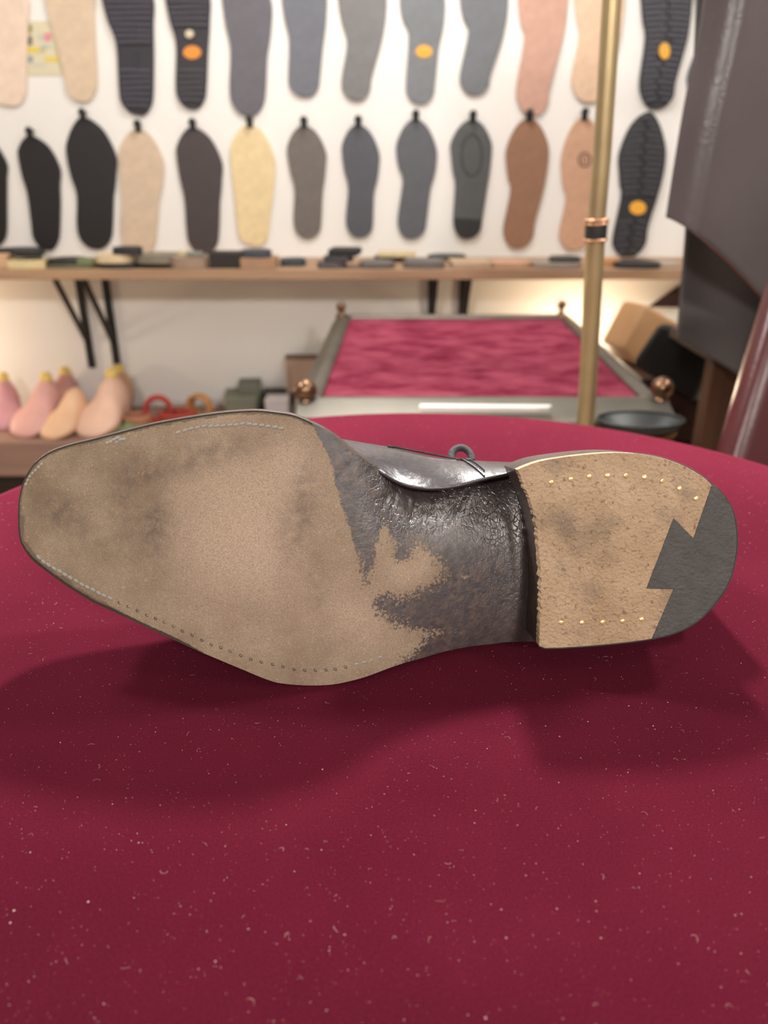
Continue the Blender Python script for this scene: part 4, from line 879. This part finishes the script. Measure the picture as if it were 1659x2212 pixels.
# ------------------------------------------------------------------ burgundy leather chair at the right edge
m_burg = M2('burgundy leather', (72,24,29), .12, scale=20, rough=.33, bump=.12, bscale=200, spec=.6)
YC = .74
ch = hitZ(1600, 1010, -.02); cb = empty('leather_chair', (.52, YC+.05, ZF), 'burgundy padded leather chair beside the round table at the right edge', 'chair')
bl, tl_ = hitY(1562, 990, YC), hitY(1690, 560, YC+.06); dv = unit(tl_-bl); bl0 = bl - dv*.24; wv = np.array([.97,.22,0]); wv = unit(wv)*.42; th_ = np.array([.02,.07,.0])
bk = hexa('backrest', [bl0, bl0+wv, bl0+wv+th_, bl0+th_, tl_, tl_+wv, tl_+wv+th_, tl_+th_], m_burg, 0, parent=cb, smooth=True); bv = bevel(bk, .03, 6)
sx0, sy0 = bl0[0], bl0[1]+.02
Q = [(sx0+.02,sy0-.40),(sx0+.40,sy0-.34),(sx0+.42,sy0+.09),(sx0,sy0)]
hexa('seat', [(x,y,ZF+.40) for x,y in Q]+[(x,y,ZF+.48) for x,y in Q], m_burg, .02, parent=cb)
for x, y in ((sx0+.05,sy0-.36),(sx0+.37,sy0-.30),(sx0+.38,sy0+.05),(sx0+.03,sy0-.02)): tube('leg', [(x, y, ZF), (x, y, ZF+.41)], [.012,.018], m_darkwood, n=10, parent=cb)

# ------------------------------------------------------------------ cabinet, cases and lamp at the right
m_cab = M2('dark mahogany', (52,29,23), .2, scale=6, rough=.45, stretch=(1,1,10)); m_cab2 = M2('orange brown wood', (84,50,30), .2, scale=6, rough=.5, stretch=(10,10,1))
ca = hitY(1388, 818, 1.50); cbx = hitY(1530, 818, 1.50)
cab = empty('drawer_cabinet', ((ca[0]+cbx[0])/2, 1.62, ZF), 'dark mahogany drawer cabinet in the shadow at the right', 'cabinet')
box('cabinet_body', (ca[0], cbx[0], 1.50, 1.80, ZF, ca[2]), m_cab, .003, parent=cab)
for k in range(4):
    z1 = ca[2]-.02-k*.115; dwr = box('drawer', (ca[0]+.012, cbx[0]-.012, 1.488, 1.4998, z1-.105, z1), m_cab, .002, parent=cab)
    lathe('knob', ((ca[0]+cbx[0])/2, 1.488, z1-.05), [(.005,0),(.005,.008),(.010,.012),(.010,.018),(.004,.021)], m_bronze, n=12, axis=(0,-1,0), parent=dwr)
pa, pb = hitY(1540, 800, 1.20), hitY(1592, 800, 1.20)
sd_ = empty('wooden_cupboard', ((pa[0]+pb[0])/2+.1, 1.3, ZF), 'orange brown wooden cupboard side seen beside the burgundy chair', 'cupboard')
box('side_panel', (pa[0], pa[0]+.02, 1.20, 1.235, ZF, pa[2]+.012), m_cab2, .002, parent=sd_); box('front_board', (pa[0]+.02, pa[0]+.40, 1.215, 1.23, ZF, pa[2]), m_cab2, .002, parent=sd_); box('top_board', (pa[0]-.005, pa[0]+.42, 1.195, 1.40, pa[2]+.012, pa[2]+.03), m_cab, .002, parent=sd_)
# tilted cases: solid with rounded edges, rolled about the viewing direction
def tilt_case(name, quad, Y, dvec, m, bev, lab, cat, **k):
    Q = [hitY(x, y, Y+dy) for x, y, dy in quad]; e = empty(name, tuple(np.mean(Q, axis=0)), lab, cat)
    dvec = np.array(dvec); o = hexa('case_body', [*Q, *[q_+dvec for q_ in Q]], m, 0, parent=e, smooth=True); bevel(o, bev, 5); return e, o
m_tan = M2('tan leather case', (206,160,116), .08, scale=12, rough=.45); m_blackcase = M2('black leather case', (22,20,20), .1, rough=.5)
dv_t = hitY(1346, 648, 1.70)-hitY(1394, 657, 1.60)
tcase, _ = tilt_case('leather_case', [(1340,752,0),(1388,806,0),(1478,706,0),(1394,655,0)], 1.60, dv_t, m_tan, .010, 'tan leather case tilted on the cabinet, lit by the lamp', 'case')
bcase, _ = tilt_case('leather_case', [(1362,788,0),(1500,872,0),(1560,735,0),(1424,696,.0)], 1.44, (.03,.05,-.01), m_blackcase, .012, 'black leather case leaning in front of the tan one', 'case')
cl_ = hitY(1510, 742, 1.43); tube('buckle', [(cl_[0]-.02, 1.434, cl_[2]+.006), (cl_[0], 1.431, cl_[2]-.002), (cl_[0]+.022, 1.434, cl_[2]-.006)], .006, M2('buckle steel', (170,168,172), .1, rough=.3, metal=1), n=8, parent=bcase, label='pale metal buckle')
kb = hitY(1420, 650, 1.92)
mk('roof_wedge' if False else 'wooden_wedge', [hitY(1398,664,1.93), hitY(1475,664,1.93), hitY(1475,610,1.93), hitY(1398,664,1.985), hitY(1475,664,1.985), hitY(1475,610,1.985)], [(0,1,2),(3,4,5),(0,1,4,3),(1,2,5,4),(2,0,3,5)], m_cab, label='dark brown wooden wedge under the right end of the shelf', cat='wedge')

# small globe lamps low on the back wall
def bulb_mat(k):
    m = bpy.data.materials.new('lit bulb'); m.use_nodes = True; p = m.node_tree.nodes['Principled BSDF']
    p.inputs['Base Color'].default_value = (1,.9,.75,1); p.inputs['Emission Color'].default_value = (1,.80,.55,1); p.inputs['Emission Strength'].default_value = k; return m
for (gx_, gy_, gz_), lab in ((GLOBE_R, 'small globe lamp hidden behind the velvet table'), (GLOBE_L, 'small globe lamp left of the brackets, outside the photo')):
    e = empty('globe_lamp', (gx_, gy_, ZF), lab, 'lamp')
    lathe('lamp_base', (gx_, gy_, ZF if gx_ > 0 else ZL+.0005), [(.06,0),(.06,.012),(.008,.02),(.008, gz_-.022-(ZF if gx_ > 0 else ZL))], m_blackmetal, n=20, parent=e)
    lathe('bulb', (gx_, gy_, gz_-.025), [(.025*math.sin(t), .025-.025*math.cos(t)) for t in np.linspace(.15, math.pi-.05, 12)], bulb_mat(105 if gx_ > 0 else 150), n=18, parent=e)
# ceiling downlight cans and the wall washer
for k, (loc, p_, r_, c_) in enumerate(DOWNLIGHTS):
    e = empty('stem_spotlight', loc, ['black stem spotlight above the left end of the shelf, out of view', 'black stem spotlight above the right end of the shelf, out of view', 'black stem spotlight above the middle of the velvet tray table, out of view'][k], 'spotlight', 'stem spotlights')
    lathe('spot_can', (loc[0], loc[1], loc[2]+.03), [(.075,0),(.085,.002),(.07,.10),(.02,.12)], m_blackmetal, n=24, parent=e); tube('stem', [(loc[0], loc[1], loc[2]+.15), (loc[0], loc[1], ZC-.0005)], .008, m_blackmetal, n=8, parent=e)
for k, ((x_, y_, z_), p_, r_, c_) in enumerate(PENDANTS):
    e = empty('pendant_lamp', (x_, y_, z_), ['pendant lamp on the left behind the viewer', 'pendant lamp on the right behind the viewer', 'unseen pendant right of the viewer, added for the sheen on the sole waist', 'unseen pendant right of the round table, added to brighten the sole waist'][k], 'lamp', 'pendant lamps')
    lathe('shade', (x_, y_, z_+.11), [(.15,0),(.12,.05),(.03,.12),(.012,.13)], m_brass, n=28, parent=e); tube('cable', [(x_, y_, z_+.24), (x_, y_, ZC-.0005)], .003, m_blackmetal, n=6, parent=e)
wl_ = empty('track_spot', (WASH[0], WASH[1], WASH[2]), 'black track spotlight aimed at the wall of soles', 'spotlight')
dw = unit(np.array([0,.48,-.52])); c_ = np.array(WASH)-dw*.02
lathe('spot_can', c_-dw*.10, [(.03,0),(.055,.02),(.055,.09)], m_blackmetal, n=20, axis=dw, parent=wl_); tube('spot_stem', [c_-dw*.1, (WASH[0], WASH[1]-.09, ZC-.0005)], .008, m_blackmetal, n=8, parent=wl_)

# ------------------------------------------------------------------ lint on the velvet
def lint():
    V = []; Fc = []; oct_ = np.array([(1,0,0),(-1,0,0),(0,1,0),(0,-1,0),(0,0,1),(0,0,-1)], float); of = [(0,2,4),(2,1,4),(1,3,4),(3,0,4),(2,0,5),(1,2,5),(3,1,5),(0,3,5)]
    def spot():
        r_ = (TR-.014)*math.sqrt(RNG.uniform(0, 1)); a_ = RNG.uniform(0, 2*math.pi)
        return np.array([TC[0]+r_*math.cos(a_), TC[1]+r_*math.sin(a_), 0.])
    for k in range(15000):
        q_ = spot(); r = RNG.choice([.00007,.00010,.00014,.00019,.00027], p=[.5,.3,.14,.05,.01]); b = len(V)
        for v in oct_: V.append((q_[0]+v[0]*r*RNG.uniform(.7,1.4), q_[1]+v[1]*r*RNG.uniform(.7,1.4), r*.6+v[2]*r*.8))
        Fc += [tuple(b+i for i in f) for f in of]
    for k in range(420):
        q_ = spot(); a = RNG.uniform(0, 6.28); L_ = RNG.uniform(.0008,.0026); cv = RNG.normal(0, 1.2); P = []
        for t in np.linspace(0, 1, 6): P.append((q_[0]+math.cos(a+cv*t)*L_*t, q_[1]+math.sin(a+cv*t)*L_*t, .00015+.0004*math.sin(math.pi*t)))
        v_, f_ = tube_geo(P, .000032, 4); b = len(V); V += [tuple(x) for x in v_]; Fc += [tuple(b+i for i in f) for f in f_]
    m = mat('pale lint', srgb(120,62,70), srgb(222,196,186), 300, .8, spec=.3)
    mk('lint', V, Fc, m, label='pale dust specks and fibres scattered over the crimson velvet', cat='lint', kind='stuff')
lint()
